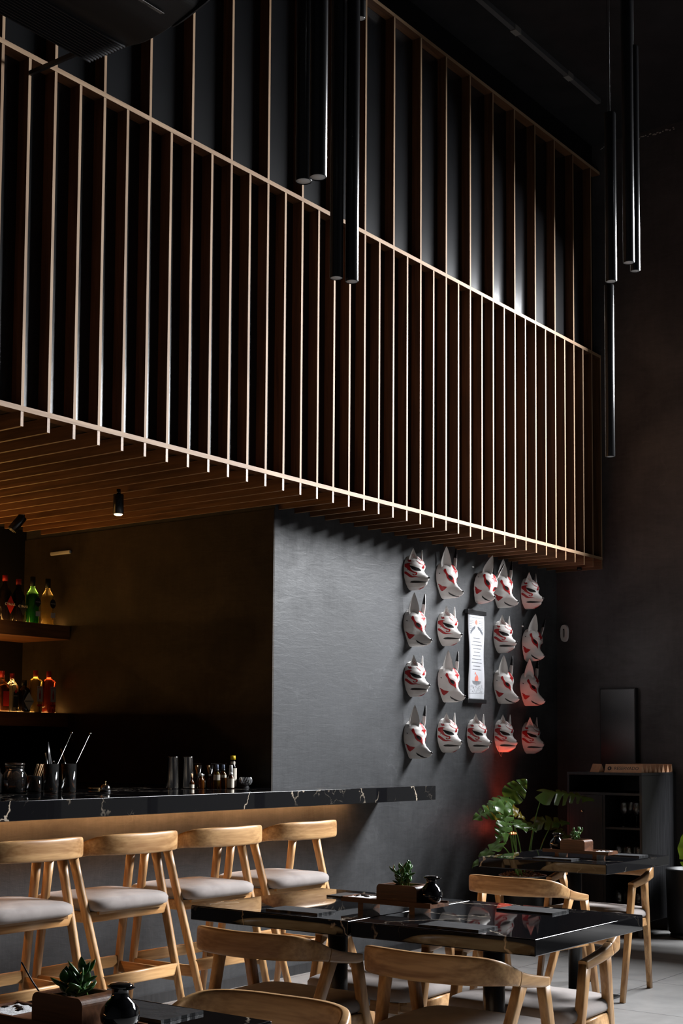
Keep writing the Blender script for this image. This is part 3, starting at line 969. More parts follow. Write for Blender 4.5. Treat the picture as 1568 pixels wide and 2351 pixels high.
# ------------------------------------------------------------------ table sets: tray, planter, jug
def jade(seed, n_stem, h, spread, leaf, label, loc, parent=None, fat=0.5):
    r = random.Random(seed)
    t = thing('succulent', label, 'plant', loc)
    stems = bmesh.new()
    lv = bmesh.new()
    for k in range(n_stem):
        a = 2*PI*k/n_stem+r.uniform(-0.4, 0.4)
        tilt = r.uniform(0.1, 1.0)*spread
        hh = h*r.uniform(0.6, 1.0)
        p0 = Vector((r.uniform(-0.02, 0.02), r.uniform(-0.02, 0.02), 0))
        p2 = p0+Vector((math.cos(a)*tilt*hh, math.sin(a)*tilt*hh, hh))
        p1 = (p0+p2)/2+Vector((0, 0, hh*0.08))
        sweep(stems, [p0, p1, p2], [0.0028, 0.0022, 0.0015], [0.0028, 0.0022, 0.0015], e=1.0, seg=8)
        m = max(3, int(hh/0.018))
        for j in range(m):
            u = (j+0.8)/m
            base = p0.lerp(p1, min(1, u*2)) if u < 0.5 else p1.lerp(p2, (u-0.5)*2)
            for s in (0, 1):
                aa = j*PI/2+s*PI+r.uniform(-0.3, 0.3)+a
                el = r.uniform(0.25, 0.9)+(0.5 if j == m-1 else 0)
                d = Vector((math.cos(aa)*math.cos(el), math.sin(aa)*math.cos(el), math.sin(el)))
                L = leaf*r.uniform(0.75, 1.1)
                side = d.cross(Vector((0, 0, 1))).normalized()
                nn = side.cross(d).normalized()
                rings = []
                for q in range(7):
                    f = q/6
                    w = L*0.27*math.sin(PI*min(1, max(0.03, f**0.75)))**0.7+0.0008
                    if q == 6:
                        w = L*0.03
                    c = base+d*(L*f)+nn*(L*0.10*f*f)
                    rings.append([lv.verts.new(c+side*math.cos(b)*w+nn*math.sin(b)*w*fat) for b in [2*PI*i/8 for i in range(8)]])
                for x, y in zip(rings, rings[1:]):
                    for i in range(8):
                        f_ = lv.faces.new((x[i], x[(i+1) % 8], y[(i+1) % 8], y[i]))
                        f_.smooth = True
                lv.faces.new(rings[0][::-1]); lv.faces.new(rings[-1])
    obj('stem', stems, 'stem_green', t)
    obj('leaf', lv, 'jade', t)
    return t

def tray_set(loc, flip, which, box_y, box_l, jug_y, bowl_label, plant, jug_r=0.043, box_h=0.062, box_w=0.105):
    """tray along y; flip=-1 puts the sand pit towards -y"""
    s = flip
    t = thing('wooden_tray', 'walnut serving tray on two feet on '+which, 'tray', loc)
    L, Wd = 0.40, 0.125
    bm = bmesh.new()
    bx(bm, -Wd/2, Wd/2, -L/2, L/2, 0.028, 0.040)
    bx(bm, -Wd/2, -Wd/2+0.008, -L/2, L/2, 0.040, 0.046)
    bx(bm, Wd/2-0.008, Wd/2, -L/2, L/2, 0.040, 0.046)
    bx(bm, -Wd/2, Wd/2, s*L/2-s*0.008 if s > 0 else -L/2, s*L/2 if s > 0 else -L/2+0.008, 0.040, 0.046)
    obj('board', bm, 'walnut', t)
    for yy in (-0.115, 0.115):
        obj('foot', box(-Wd/2+0.008, Wd/2-0.008, yy-0.012, yy+0.012, 0.0, 0.028), 'walnut', t)
    bm = bmesh.new()
    n1, n2 = 14, 12
    y0, y1 = s*(L/2-0.100), s*(L/2-0.010)
    g = [[bm.verts.new((-Wd/2+0.010+(Wd-0.020)*i/n1, y0+(y1-y0)*j/n2, 0.0405+rnd.uniform(0.001, 0.0045)*(0 if i in (0, n1) or j in (0, n2) else 1))) for j in range(n2+1)] for i in range(n1+1)]
    for i in range(n1):
        for j in range(n2):
            bm.faces.new((g[i][j], g[i+1][j], g[i+1][j+1], g[i][j+1])).smooth = True
    sd = obj('sand', bm, 'sand', t)
    sd['kind'] = 'stuff'
    for k in range(4):
        o = obj('pebble', lathe_bm([(0, 0), (0.007, 0.001), (0.009, 0.003), (0.006, 0.0055), (0, 0.006)], 12), 'pebble', None,
                (loc[0]+rnd.uniform(-0.035, 0.03), loc[1]+s*(L/2-0.03-0.016*k), loc[2]+0.0425), (0, 0, rnd.uniform(0, 3)), smooth=True)
        o.scale = (1.0+0.4*rnd.random(), 0.8, 0.8)
        tag(o, 'dark pebble lying in the white sand of the tray on '+which, 'pebble', 'pebbles in the sand on '+which)
    # planter box: rounded top long edges at both ends
    b = thing('planter_box', 'small walnut planter box with rounded corners on the tray on '+which, 'planter', (loc[0], loc[1]+box_y, loc[2]+0.0402))
    rr = 0.016
    def prof_pts(l, h, r_):
        pts = [(-l/2, 0), (l/2, 0)]
        for k in range(7):
            a = k/6*PI/2
            pts.append((l/2-r_+r_*math.cos(a), h-r_+r_*math.sin(a)))
        for k in range(7):
            a = PI/2+k/6*PI/2
            pts.append((-l/2+r_+r_*math.cos(a), h-r_+r_*math.sin(a)))
        return pts
    bm = bmesh.new()
    P_ = prof_pts(box_l, box_h, rr)
    for xa, xb in ((-box_w/2, -box_w/2+0.009), (box_w/2-0.009, box_w/2)):
        lo = [bm.verts.new((xa, y, z)) for y, z in P_]
        hi = [bm.verts.new((xb, y, z)) for y, z in P_]
        bm.faces.new(lo); bm.faces.new(hi[::-1])
        for k in range(len(P_)):
            bm.faces.new((lo[k], hi[k], hi[(k+1) % len(P_)], lo[(k+1) % len(P_)]))
    # curved end pieces
    for sg in (-1, 1):
        arc = [(sg*(box_l/2), 0.0)]+[(sg*(box_l/2-rr+rr*math.cos(k/6*PI/2)), box_h-rr+rr*math.sin(k/6*PI/2)) for k in range(7)]
        arc += [(sg*(box_l/2-rr-0.012), box_h)]
        inn = [(sg*(box_l/2-rr-0.012), box_h-0.007), (sg*(box_l/2-0.009), box_h-rr), (sg*(box_l/2-0.009), 0.0)]
        Q = arc+inn
        lo = [bm.verts.new((-box_w/2+0.009, y, z)) for y, z in Q]
        hi = [bm.verts.new((box_w/2-0.009, y, z)) for y, z in Q]
        bm.faces.new(lo); bm.faces.new(hi[::-1])
        for k in range(len(Q)):
            bm.faces.new((lo[k], hi[k], hi[(k+1) % len(Q)], lo[(k+1) % len(Q)]))
    obj('box', bm, 'walnut', b)
    obj('soil', box(-box_w/2+0.0095, box_w/2-0.0095, -box_l/2+0.010, box_l/2-0.010, 0.001, box_h-0.014), 'soil', b)
    plant((loc[0], loc[1]+box_y, loc[2]+0.0402+box_h-0.0145))
    # jug
    j = thing('soy_sauce_jug', bowl_label, 'jug', (loc[0]+0.005, loc[1]+jug_y, loc[2]+0.0405))
    r0 = jug_r
    def sq(pr):
        return [(a_, b_*0.84) for a_, b_ in pr]
    obj('body', lathe_bm(sq([(0, 0), (r0*0.55, 0.0), (r0*0.80, r0*0.15), (r0*0.97, r0*0.55), (r0, r0*0.9), (r0*0.93, r0*1.25), (r0*0.72, r0*1.6), (r0*0.50, r0*1.85), (r0*0.43, r0*2.05), (r0*0.44, r0*2.45), (r0*0.47, r0*2.5), (0, r0*2.5)]), 36), 'ceramic', j)
    obj('lid', lathe_bm(sq([(0, r0*2.44), (r0*0.5, r0*2.44), (r0*0.64, r0*2.50), (r0*0.66, r0*2.60), (r0*0.5, r0*2.72), (0, r0*2.78)]), 32), 'ceramic', j)
    d = Vector((0.0, -1.0, 0))
    obj('spout', sweep_bm([(0, -r0*0.40, r0*2.05), (0, -r0*0.75, r0*2.13), (0, -r0*1.0, r0*2.18)], [r0*0.22, r0*0.2, r0*0.06], [r0*0.12, r0*0.09, r0*0.02], e=0.9, seg=12), 'ceramic', j)
    return t

tray_set((4.215, 2.875, 0.7903), 1, 'the double table', -0.045, 0.178, -0.160,
         'round black glazed jug on the double table, beside the small leafy planter',
         lambda l: jade(3, 9, 0.085, 0.75, 0.030, 'bushy jade plant in the planter box on the double table', l))
tray_set((6.885, 3.450, 0.7903), -1, 'the far table', 0.020, 0.150, 0.145,
         'round black glazed jug on the far table, in front of the big plant',
         lambda l: jade(5, 7, 0.070, 0.9, 0.024, 'pale small-leaved succulent in the planter box on the far table', l, fat=0.6), jug_r=0.040)
tray_set((1.955, 2.180, 0.7903), 1, 'the bottom left table', -0.055, 0.150, -0.178,
         'round black glazed jug at the bottom left, largest in view',
         lambda l: jade(11, 5, 0.050, 0.8, 0.042, 'broad-leaved jade plant in the planter box at the bottom left', l, fat=0.35), jug_r=0.040)
o = obj('plant_stake', sweep_bm([(1.945, 2.215, 0.872), (1.93, 2.232, 0.905), (1.915, 2.25, 0.945)], 0.0018, 0.0018, e=1, seg=8), 'black_plastic')
tag(o, 'thin black stick leaning out of the bottom left planter box', 'stick')

# ------------------------------------------------------------------ mask shapes: half width, shell depth, muzzle depth against height
def lerp_tab(t, x):
    if x <= t[0][0]: return t[0][1]
    for (a, b), (c, d) in zip(t, t[1:]):
        if x <= c:
            u = (x-a)/(c-a); u = u*u*(3-2*u)*0.45+u*0.55
            return b+(d-b)*u
    return t[-1][1]
FOX = dict(top=.266,
  W=[(0,.010),(.006,.024),(.02,.036),(.05,.056),(.09,.078),(.13,.092),(.17,.096),(.205,.09),(.235,.075),(.255,.05),(.266,.008)],
  B=[(0,.085),(.015,.088),(.05,.075),(.09,.078),(.13,.092),(.17,.108),(.20,.106),(.235,.085),(.255,.055),(.266,.012)],
  M=[(0,.02),(.008,.052),(.02,.078),(.035,.094),(.048,.092),(.065,.07),(.09,.044),(.12,.018),(.15,.006),(.18,.0),(.27,0)],
  S=[(0,.022),(.05,.023),(.09,.028),(.15,.045),(.27,.06)])
CAT = dict(top=.250,
  W=[(0,.008),(.006,.024),(.02,.042),(.05,.066),(.09,.082),(.13,.088),(.17,.086),(.205,.074),(.232,.052),(.245,.028),(.250,.006)],
  B=[(0,.075),(.02,.095),(.05,.09),(.09,.09),(.13,.096),(.165,.108),(.20,.096),(.232,.062),(.245,.035),(.25,.01)],
  M=[(0,.0),(.018,.015),(.035,.042),(.046,.048),(.05,.046),(.058,.058),(.075,.066),(.09,.054),(.11,.026),(.13,.006),(.15,0),(.25,0)],
  S=[(0,.03),(.05,.032),(.09,.034),(.13,.045),(.25,.05)])
def depth(m, x, z):
    """how far the mask's shell stands off the wall at (x, z)"""
    z = min(max(z, 0), m['top'])
    w = lerp_tab(m['W'], z); t = min(abs(x)/w, 1.0)
    b = lerp_tab(m['B'], z)*(1-t**2.3)**.5
    s = lerp_tab(m['S'], z)
    return b+lerp_tab(m['M'], z)*math.exp(-(x/s)**2)*(1-t**4)
# painted shapes in each mask's front plane (x, z), near half; mirrored for the other
FOXMARK = {'eyemark': [(-0.0722, 0.2097), (-0.07, 0.2007), (-0.0697, 0.1856), (-0.0628, 0.1666), (-0.0426, 0.1573), (-0.0197, 0.1424), (-0.0146, 0.1216), (-0.0159, 0.0958), (-0.0212, 0.1063), (-0.0315, 0.1164), (-0.0496, 0.1259), (-0.0649, 0.1439), (-0.0737, 0.1644), (-0.0794, 0.1814), (-0.0796, 0.1966)], 'eye': [(-0.0616, 0.1605), (-0.0492, 0.159), (-0.0302, 0.1458), (-0.0263, 0.1314), (-0.0339, 0.1288), (-0.0465, 0.1365), (-0.0577, 0.1483)], 'brow': [(-0.0063, 0.2597), (0.0199, 0.2497), (0.0366, 0.221), (0.0433, 0.2001), (0.0388, 0.187), (0.0182, 0.1672), (0.0085, 0.1832), (-0.0148, 0.1808), (-0.0038, 0.2077), (0.0179, 0.2372)], 'cheek': [(-0.0815, 0.1025), (-0.0689, 0.0848), (-0.0473, 0.0787), (-0.0522, 0.0665), (-0.0526, 0.0489), (-0.0616, 0.0636), (-0.0737, 0.0818)], 'mouth': [(-0.0345, 0.0416), (-0.0277, 0.0288), (-0.019, 0.0155), (-0.0111, 0.0095), (-0.0047, 0.0091)], 'hole': [(-0.094, 0.1745)], 'nose': [(-0.0076, 0.036)]}
CATMARK = {'dot': [(-0.0711, 0.2069), (-0.0667, 0.2088), (-0.0663, 0.1996), (-0.0685, 0.1932), (-0.0735, 0.1913), (-0.0739, 0.196)], 'browline': [(-0.0462, 0.2085), (-0.0393, 0.1892), (-0.0159, 0.1755), (0.0055, 0.1642), (0.0001, 0.1513)], 'branch': [(-0.0406, 0.1804), (-0.0226, 0.1741)], 'side': [(0.0112, 0.2397), (0.025, 0.2213), (0.0327, 0.2005), (0.0373, 0.1838)], 'curl': [(-0.0722, 0.1777), (-0.0775, 0.1802), (-0.0826, 0.1698), (-0.0822, 0.1527), (-0.0774, 0.1313), (-0.0628, 0.1179), (-0.0522, 0.1148), (-0.0506, 0.1031), (-0.0605, 0.0988), (-0.0663, 0.1071)], 'low': [(-0.0867, 0.1239), (-0.0803, 0.1066), (-0.068, 0.0875), (-0.0514, 0.0876), (-0.0355, 0.0813)], 'eye': [(-0.0808, 0.1652), (-0.0731, 0.1605), (-0.0548, 0.1524), (-0.0346, 0.1449), (-0.0184, 0.129), (-0.041, 0.1278), (-0.0614, 0.1313), (-0.0739, 0.1438)], 'mouth': [(-0.0527, 0.0524), (-0.0514, 0.0607), (-0.0432, 0.0606), (-0.027, 0.0554), (0.0072, 0.0538), (-0.0171, 0.0458), (-0.0362, 0.0419), (-0.0458, 0.0441)], 'lip': [(0.0072, 0.0529), (0.0074, 0.0533), (0.0055, 0.0647)], 'chin': [(-0.0016, 0.0023), (-0.0104, 0.0156), (0.0095, 0.0225), (0.0082, 0.0104)], 'hole': [(-0.0865, 0.1333)], 'nose': [(0.0049, 0.0836)]}

# ------------------------------------------------------------------ fox and cat masks
def on_shell(m, x, z, off):
    """point lifted off the shell along its outward normal"""
    w = lerp_tab(m['W'], z)*0.9985
    x = max(-w, min(w, x))
    h = 0.0006
    dx = (depth(m, min(w, x+h), z)-depth(m, max(-w, x-h), z))/(min(w, x+h)-max(-w, x-h))
    dz = (depth(m, x, z+h)-depth(m, x, z-h))/(2*h)
    n = Vector((dx, 1, dz)).normalized()
    return Vector((x, -depth(m, x, z), z))-n*off

def round_spot(bm, m, x, z, r, off, mirror=False):
    h = 0.001
    dx = (depth(m, x+h, z)-depth(m, x-h, z))/(2*h)
    k_ = 1/math.sqrt(1+dx*dx)
    vs = []
    for k in range(14):
        a = 2*PI*k/14
        px = x+r*k_*math.cos(a)
        vs.append(bm.verts.new(on_shell(m, -px if mirror else px, z+r*math.sin(a), off)))
    bm.faces.new(vs)

def patch_mesh(bm, poly, m, off, mirror=False):
    """polygon in the mask's front plane, laid on its curved shell"""
    n0 = len(bm.verts)
    pts = [(-x if mirror else x, z) for x, z in poly]
    b2 = bmesh.new()
    vs = [b2.verts.new((x, 0, z)) for x, z in pts]
    b2.faces.new(vs)
    bmesh.ops.triangulate(b2, faces=b2.faces[:])
    for _ in range(5):
        long_ = [e for e in b2.edges if e.calc_length() > 0.0035]
        if not long_:
            break
        bmesh.ops.subdivide_edges(b2, edges=long_, cuts=1)
        bmesh.ops.triangulate(b2, faces=[f for f in b2.faces if len(f.verts) > 3])
    mp = {}
    for v in b2.verts:
        mp[v] = bm.verts.new(on_shell(m, v.co.x, v.co.z, off))
    for f in b2.faces:
        try:
            bm.faces.new([mp[v] for v in f.verts]).smooth = True
        except ValueError:
            pass
    b2.free()

def smooth_path(pts, n):
    return spline(pts, n)

def stroke_poly(path, widths, n=22):
    c = smooth_path([(x, z, w) for (x, z), w in zip(path, widths)], n)
    L, Rr = [], []
    for i, (x, z, w) in enumerate(c):
        a, b = c[max(i-1, 0)], c[min(i+1, len(c)-1)]
        dx, dz = b[0]-a[0], b[1]-a[1]
        l = math.hypot(dx, dz) or 1e-6
        nx, nz = -dz/l*w/2, dx/l*w/2
        L.append((x+nx, z+nz)); Rr.append((x-nx, z-nz))
    return L, Rr

def stroke_mesh(bm, path, widths, m, off, mirror=False, n=22):
    L, Rr = stroke_poly(path, widths, n)
    def P3(x, z):
        if mirror:
            x = -x
        return bm.verts.new(on_shell(m, x, z, off))
    rows = []
    for a, b in zip(L, Rr):
        rows.append([P3(a[0]+(b[0]-a[0])*k/3, a[1]+(b[1]-a[1])*k/3) for k in range(4)])
    for a, b in zip(rows, rows[1:]):
        for k in range(3):
            bm.faces.new((a[k], a[k+1], b[k+1], b[k])).smooth = True

def round_poly(poly):
    n = len(poly)
    c = [poly[-1]]+list(poly)+[poly[0], poly[1]]
    out = []
    for i in range(1, n+1):
        p0, p1, p2, p3 = c[i-1], c[i], c[i+1], c[i+2]
        for t in (0, 0.34, 0.67):
            out.append(tuple(0.5*((2*b)+(-a+cc)*t+(2*a-5*b+4*cc-d)*t*t+(-a+3*b-3*cc+d)*t**3) for a, b, cc, d in zip(p0, p1, p2, p3)))
    return out

def shell_bm(m):
    bm = bmesh.new()
    NZ, NU = 64, 56
    rows = []
    for i in range(NZ+1):
        z = m['top']*(0.5-0.5*math.cos(PI*i/NZ))
        w = lerp_tab(m['W'], z)
        row = []
        for j in range(NU+1):
            x = w*math.sin((j/NU*2-1)*PI/2)
            row.append(bm.verts.new((x, -depth(m, x, z), z)))
        rows.append(row)
    for a, b in zip(rows, rows[1:]):
        for j in range(NU):
            bm.faces.new((a[j], a[j+1], b[j+1], b[j])).smooth = True
    # back flange so the rim has thickness
    for row in (rows[0], rows[-1]):
        ext = [bm.verts.new((v.co.x, 0, v.co.z)) for v in row]
        for j in range(NU):
            bm.faces.new((row[j], row[j+1], ext[j+1], ext[j])).smooth = True
    return bm

def ear_pos(P, s, t, sgn, back=0.0):
    x0, d0, z0 = P['base']
    w = 0
    for (a, b), (c, d) in zip(P['w'], P['w'][1:]):
        if a <= s <= c:
            w = b+(d-b)*(s-a)/(c-a)
    cup = P['cup']*(1-t*t)*min(1, s*4)*(1-s*0.6)
    fx, fy = -0.78, -0.63            # the way the hollow side faces
    wx, wy = 0.63, -0.78
    x = x0+wx*w*t-fx*cup-fx*back+P['lean'][0]*-s
    y = -d0+wy*w*t-fy*cup-fy*back-P['lean'][1]*s
    z = z0+P['h']*s-0.012*abs(t)**2*(1-s)
    return (x*sgn, y, z)

def ear_bm(P, sgn, s0=0.0, back=0.0, thick=0.0035):
    bm = bmesh.new()
    NS, NT = 24, 14
    A, B = [], []
    for i in range(NS+1):
        s = s0+(1-s0)*i/NS
        A.append([bm.verts.new(ear_pos(P, s, -1+2*j/NT, sgn, back)) for j in range(NT+1)])
        B.append([bm.verts.new(ear_pos(P, s, -1+2*j/NT, sgn, back+thick*(1-0.6*s))) for j in range(NT+1)])
    for G, fl in ((A, 0), (B, 1)):
        for a, b in zip(G, G[1:]):
            for j in range(NT):
                q = (a[j], a[j+1], b[j+1], b[j])
                bm.faces.new(q if not fl else q[::-1]).smooth = True
    for i in range(NS):
        for j in (0, NT):
            bm.faces.new((A[i][j], A[i+1][j], B[i+1][j], B[i][j])).smooth = True
    return bm

FOX_EAR = dict(base=(-0.056, 0.060, 0.212), h=0.160, cup=0.016, lean=(0.014, 0.014),
               w=[(0, 0.020), (0.12, 0.034), (0.28, 0.0385), (0.45, 0.034), (0.62, 0.026), (0.78, 0.017), (0.9, 0.009), (1.0, 0.0005)])
CAT_EAR = dict(base=(-0.052, 0.056, 0.205), h=0.084, cup=0.008, lean=(0.006, 0.004),
               w=[(0, 0.034), (0.25, 0.030), (0.5, 0.021), (0.75, 0.011), (1.0, 0.0004)])
NZOFF = 0.0012

def make_fox():
    t = thing('fox_mask', 'x', 'mask', group='masks on the dark wall')
    m = FOX
    obj('face', shell_bm(m), 'mask_white', t)
    for s in (1, -1):
        e = obj('ear', ear_bm(FOX_EAR, s), 'mask_white', t)
        obj('ear_tip', ear_bm(FOX_EAR, s, 0.56, 0.0006, 0.0046), 'mask_black', e)
    for mir in (False, True):
        bm = bmesh.new()
        patch_mesh(bm, round_poly(FOXMARK['eyemark']), m, NZOFF, mir)
        obj('eye_marking', bm, 'mask_red', t)
        bm = bmesh.new()
        patch_mesh(bm, FOXMARK['cheek'], m, NZOFF, mir)
        obj('cheek_marking', bm, 'mask_red', t)
        bm = bmesh.new()
        patch_mesh(bm, round_poly(FOXMARK['eye']), m, NZOFF*2.2, mir)
        obj('eye_hole', bm, 'hollow', t)
        bm = bmesh.new()
        stroke_mesh(bm, FOXMARK['mouth'], [0.0015, 0.0038, 0.0038, 0.0034, 0.003], m, NZOFF, mir)
        obj('mouth_line', bm, 'mask_black', t)
        bm = bmesh.new()
        round_spot(bm, m, -0.0925, 0.1745, 0.0042, NZOFF, mir)
        obj('string_hole', bm, 'hollow', t)
    # forehead flame, painted symmetrically about the middle
    bp = [(0.0, 0.262), (-0.010, 0.250), (-0.014, 0.228), (-0.016, 0.206), (-0.030, 0.192), (-0.018, 0.190), (-0.010, 0.186), (0.0, 0.165),
          (0.010, 0.186), (0.018, 0.190), (0.030, 0.192), (0.016, 0.206), (0.014, 0.228), (0.010, 0.250)]
    bm = bmesh.new()
    patch_mesh(bm, bp, m, NZOFF)
    obj('forehead_marking', bm, 'mask_red', t)
    nx, nz = 0.0, 0.043
    nb = bmesh.new()
    lathe(nb, [(0, -0.0075), (0.0055, -0.006), (0.0088, 0.0), (0.0075, 0.005), (0, 0.0072)], 20, (0, -depth(m, nx, nz)-0.001, nz))
    obj('nose', nb, 'ceramic', t)
    return t

def make_cat():
    t = thing('cat_mask', 'x', 'mask', group='masks on the dark wall')
    m = CAT
    obj('face', shell_bm(m), 'mask_white', t)
    for s in (1, -1):
        e = obj('ear', ear_bm(CAT_EAR, s), 'mask_white', t)
        bm = bmesh.new()
        for path in ([(0.16, -0.55), (0.3, -0.2), (0.22, 0.25), (0.36, 0.5), (0.5, 0.1), (0.62, 0.3)],
                     [(0.2, 0.6), (0.34, 0.1), (0.48, -0.35), (0.6, -0.1), (0.72, 0.1)]):
            c = spline(path, 24)
            for a, b in zip(c, c[1:]):
                q = []
                for (s_, t_), d in ((a, -1), (b, -1), (b, 1), (a, 1)):
                    q.append(bm.verts.new(ear_pos(CAT_EAR, s_+0.012*d, t_+0.05*d, s, -0.0012)))
                bm.faces.new(q)
        obj('ear_marking', bm, 'mask_faint', e)
    C_ = CATMARK
    for mir in (False, True):
        bm = bmesh.new()
        patch_mesh(bm, round_poly(C_['dot']), m, NZOFF, mir)
        obj('brow_spot', bm, 'mask_red', t)
        bm = bmesh.new()
        stroke_mesh(bm, C_['browline'], [0.001, 0.004, 0.0065, 0.008, 0.009], m, NZOFF, mir)
        x, z = C_['browline'][-1]
        patch_mesh(bm, [(x-0.004+0.0095*math.cos(a), z+0.003+0.0075*math.sin(a)) for a in [2*PI*k/16 for k in range(16)]], m, NZOFF*1.3, mir)
        stroke_mesh(bm, C_['branch'], [0.001, 0.004], m, NZOFF, mir, 6)
        obj('brow_marking', bm, 'mask_red', t)
        bm = bmesh.new()
        stroke_mesh(bm, [(0.009, 0.238), (0.014, 0.222), (0.017, 0.204), (0.017, 0.188)], [0.0012, 0.004, 0.004, 0.001], m, NZOFF, mir)
        obj('forehead_line', bm, 'mask_red', t)
        bm = bmesh.new()
        stroke_mesh(bm, C_['curl'], [0.002, 0.006, 0.0075, 0.0075, 0.0075, 0.0075, 0.0075, 0.007, 0.006, 0.003], m, NZOFF, mir, 44)
        obj('curl_marking', bm, 'mask_red', t)
        bm = bmesh.new()
        stroke_mesh(bm, C_['low'], [0.0015, 0.0065, 0.010, 0.006, 0.001], m, NZOFF, mir, 30)
        obj('cheek_marking', bm, 'mask_red', t)
        bm = bmesh.new()
        patch_mesh(bm, round_poly(C_['eye']), m, NZOFF*2.0, mir)
        obj('eye_hole', bm, 'hollow', t)
        bm = bmesh.new()
        patch_mesh(bm, [(-0.062, 0.0500), (-0.060, 0.0575), (-0.052, 0.0600), (-0.038, 0.0580), (-0.020, 0.0540), (-0.001, 0.0515), (-0.001, 0.0490), (-0.020, 0.0465), (-0.040, 0.0440), (-0.055, 0.0450)], m, NZOFF, mir)
        obj('mouth', bm, 'mask_black', t)
        bm = bmesh.new()
        round_spot(bm, m, -0.0845, 0.1345, 0.003, NZOFF, mir)
        obj('string_hole', bm, 'hollow', t)
    bm = bmesh.new()
    patch_mesh(bm, [(-0.012, 0.004), (0.0, 0.024), (0.012, 0.004)], m, NZOFF)
    obj('chin_marking', bm, 'mask_red', t)
    bm = bmesh.new()
    patch_mesh(bm, [(0.0055*math.cos(a), 0.205+0.008*math.sin(a)) for a in [2*PI*k/14 for k in range(14)]], m, NZOFF)
    obj('forehead_spot', bm, 'mask_red', t)
    bm = bmesh.new()
    stroke_mesh(bm, [(0, 0.0515), (0, 0.060), (0, 0.068)], [0.002, 0.0014, 0.001], m, NZOFF, False, 8)
    obj('lip_line', bm, 'mask_black', t)
    nb = bmesh.new()
    nz = 0.079
    lathe(nb, [(0, -0.0065), (0.0055, -0.005), (0.0090, 0.0015), (0.0075, 0.0055), (0, 0.007)], 20, (0, -depth(m, 0, nz)+0.0005, nz))
    obj('nose', nb, 'ceramic', t)
    return t

fox, cat = make_fox(), make_cat()
MASKS = [
 ('cat', 7.797, 2.494, 0, 'white and red cat mask, topmost of the left column, by the bare plaster'),
 ('fox', 8.213, 2.474, 0, 'tall-eared fox mask, second from the left in the top row'),
 ('fox', 8.655, 2.478, (25, -14), 'fox mask tilted to the right, in the middle of the top row'),
 ('fox', 9.019, 2.475, 2, 'fox mask whose near ear overlaps the tilted fox mask, top row'),
 ('cat', 9.464, 2.503, 0, 'cat mask at the right end of the top row, under the slats'),
 ('fox', 7.794, 2.098, 0, 'tall-eared fox mask, second from the top in the left column'),
 ('cat', 8.231, 2.129, 0, 'cat mask just left of the top of the paper scroll'),
 ('cat', 9.032, 2.126, 0, 'cat mask right of the top half of the paper scroll'),
 ('fox', 9.430, 2.085, (15, -8), 'fox mask tilted in the right column with an elastic band across it'),
 ('cat', 7.806, 1.748, 0, 'cat mask third from the top in the left column'),
 ('fox', 8.238, 1.722, 0, 'fox mask whose nose touches the foot of the paper scroll'),
 ('fox', 9.030, 1.735, 1, 'fox mask right of the lower half of the paper scroll'),
 ('fox', 9.4455, 1.730, 0, 'fox mask in the right column just above the bottom row'),
 ('fox', 7.798, 1.317, 1, 'fox mask at the left end of the bottom row'),
 ('cat', 8.233, 1.359, 0, 'cat mask second from the left in the bottom row'),
 ('cat', 8.640, 1.359, 0, 'cat mask in the middle of the bottom row, below the scroll'),
 ('cat', 9.042, 1.363, 0, 'cat mask glowing red with a string hanging below its chin'),
 ('cat', 9.471, 1.352, 0, 'cat mask at the right end of the bottom row, lit red from below'),
]
used = {'fox': False, 'cat': False}
mask_roots = []
for kind, x, z, ang, label in MASKS:
    ang, yaw = ang if isinstance(ang, tuple) else (ang, 0)
    src = fox if kind == 'fox' else cat
    loc = (x+(0.098 if kind == 'fox' else 0.089), WY-0.0015-0.09*math.sin(R(abs(yaw))), z)
    if not used[kind]:
        used[kind] = True
        src.location = loc
        src.rotation_euler = (0, R(ang), 0)
        src['label'] = label
        mask_roots.append(src)
    else:
        mask_roots.append(dup(src, loc, None, label, rot=(0, R(ang), R(yaw))))
# strings of two masks
obj('string', sweep_bm(spline([(-0.062, -0.02, 0.045), (-0.035, -0.012, 0.005), (-0.012, -0.010, -0.022), (0.0, -0.012, -0.034), (0.006, -0.012, -0.022), (0.010, -0.015, 0.0)], 20), 0.0011, 0.0011, e=1, seg=6), 'string', mask_roots[16])
def band(m, root, z, name='elastic_band'):
    bm = bmesh.new()
    w = lerp_tab(m['W'], z)
    pts = []
    for k in range(31):
        x = w*math.sin((k/30*2-1)*PI/2)
        pts.append((x, -depth(m, x, z)-0.0012, z))
    sweep(bm, pts, 0.0008, 0.0008, e=1, seg=6)
    obj(name, bm, 'string', root)
band(CAT, mask_roots[16], 0.134)
band(FOX, mask_roots[8], 0.172)

for x, z, lb in ((8.74, 2.752, 'white peg on the wall left of the tilted fox mask'), (9.50, 2.362, 'white peg on the wall above the right column fox mask')):
    o = obj('wall_hook', box(-0.022, 0.0, -0.006, 0.0, -0.004, 0.006), 'white_plastic', None, (x, WY-0.0005, z))
    tag(o, lb, 'hook')

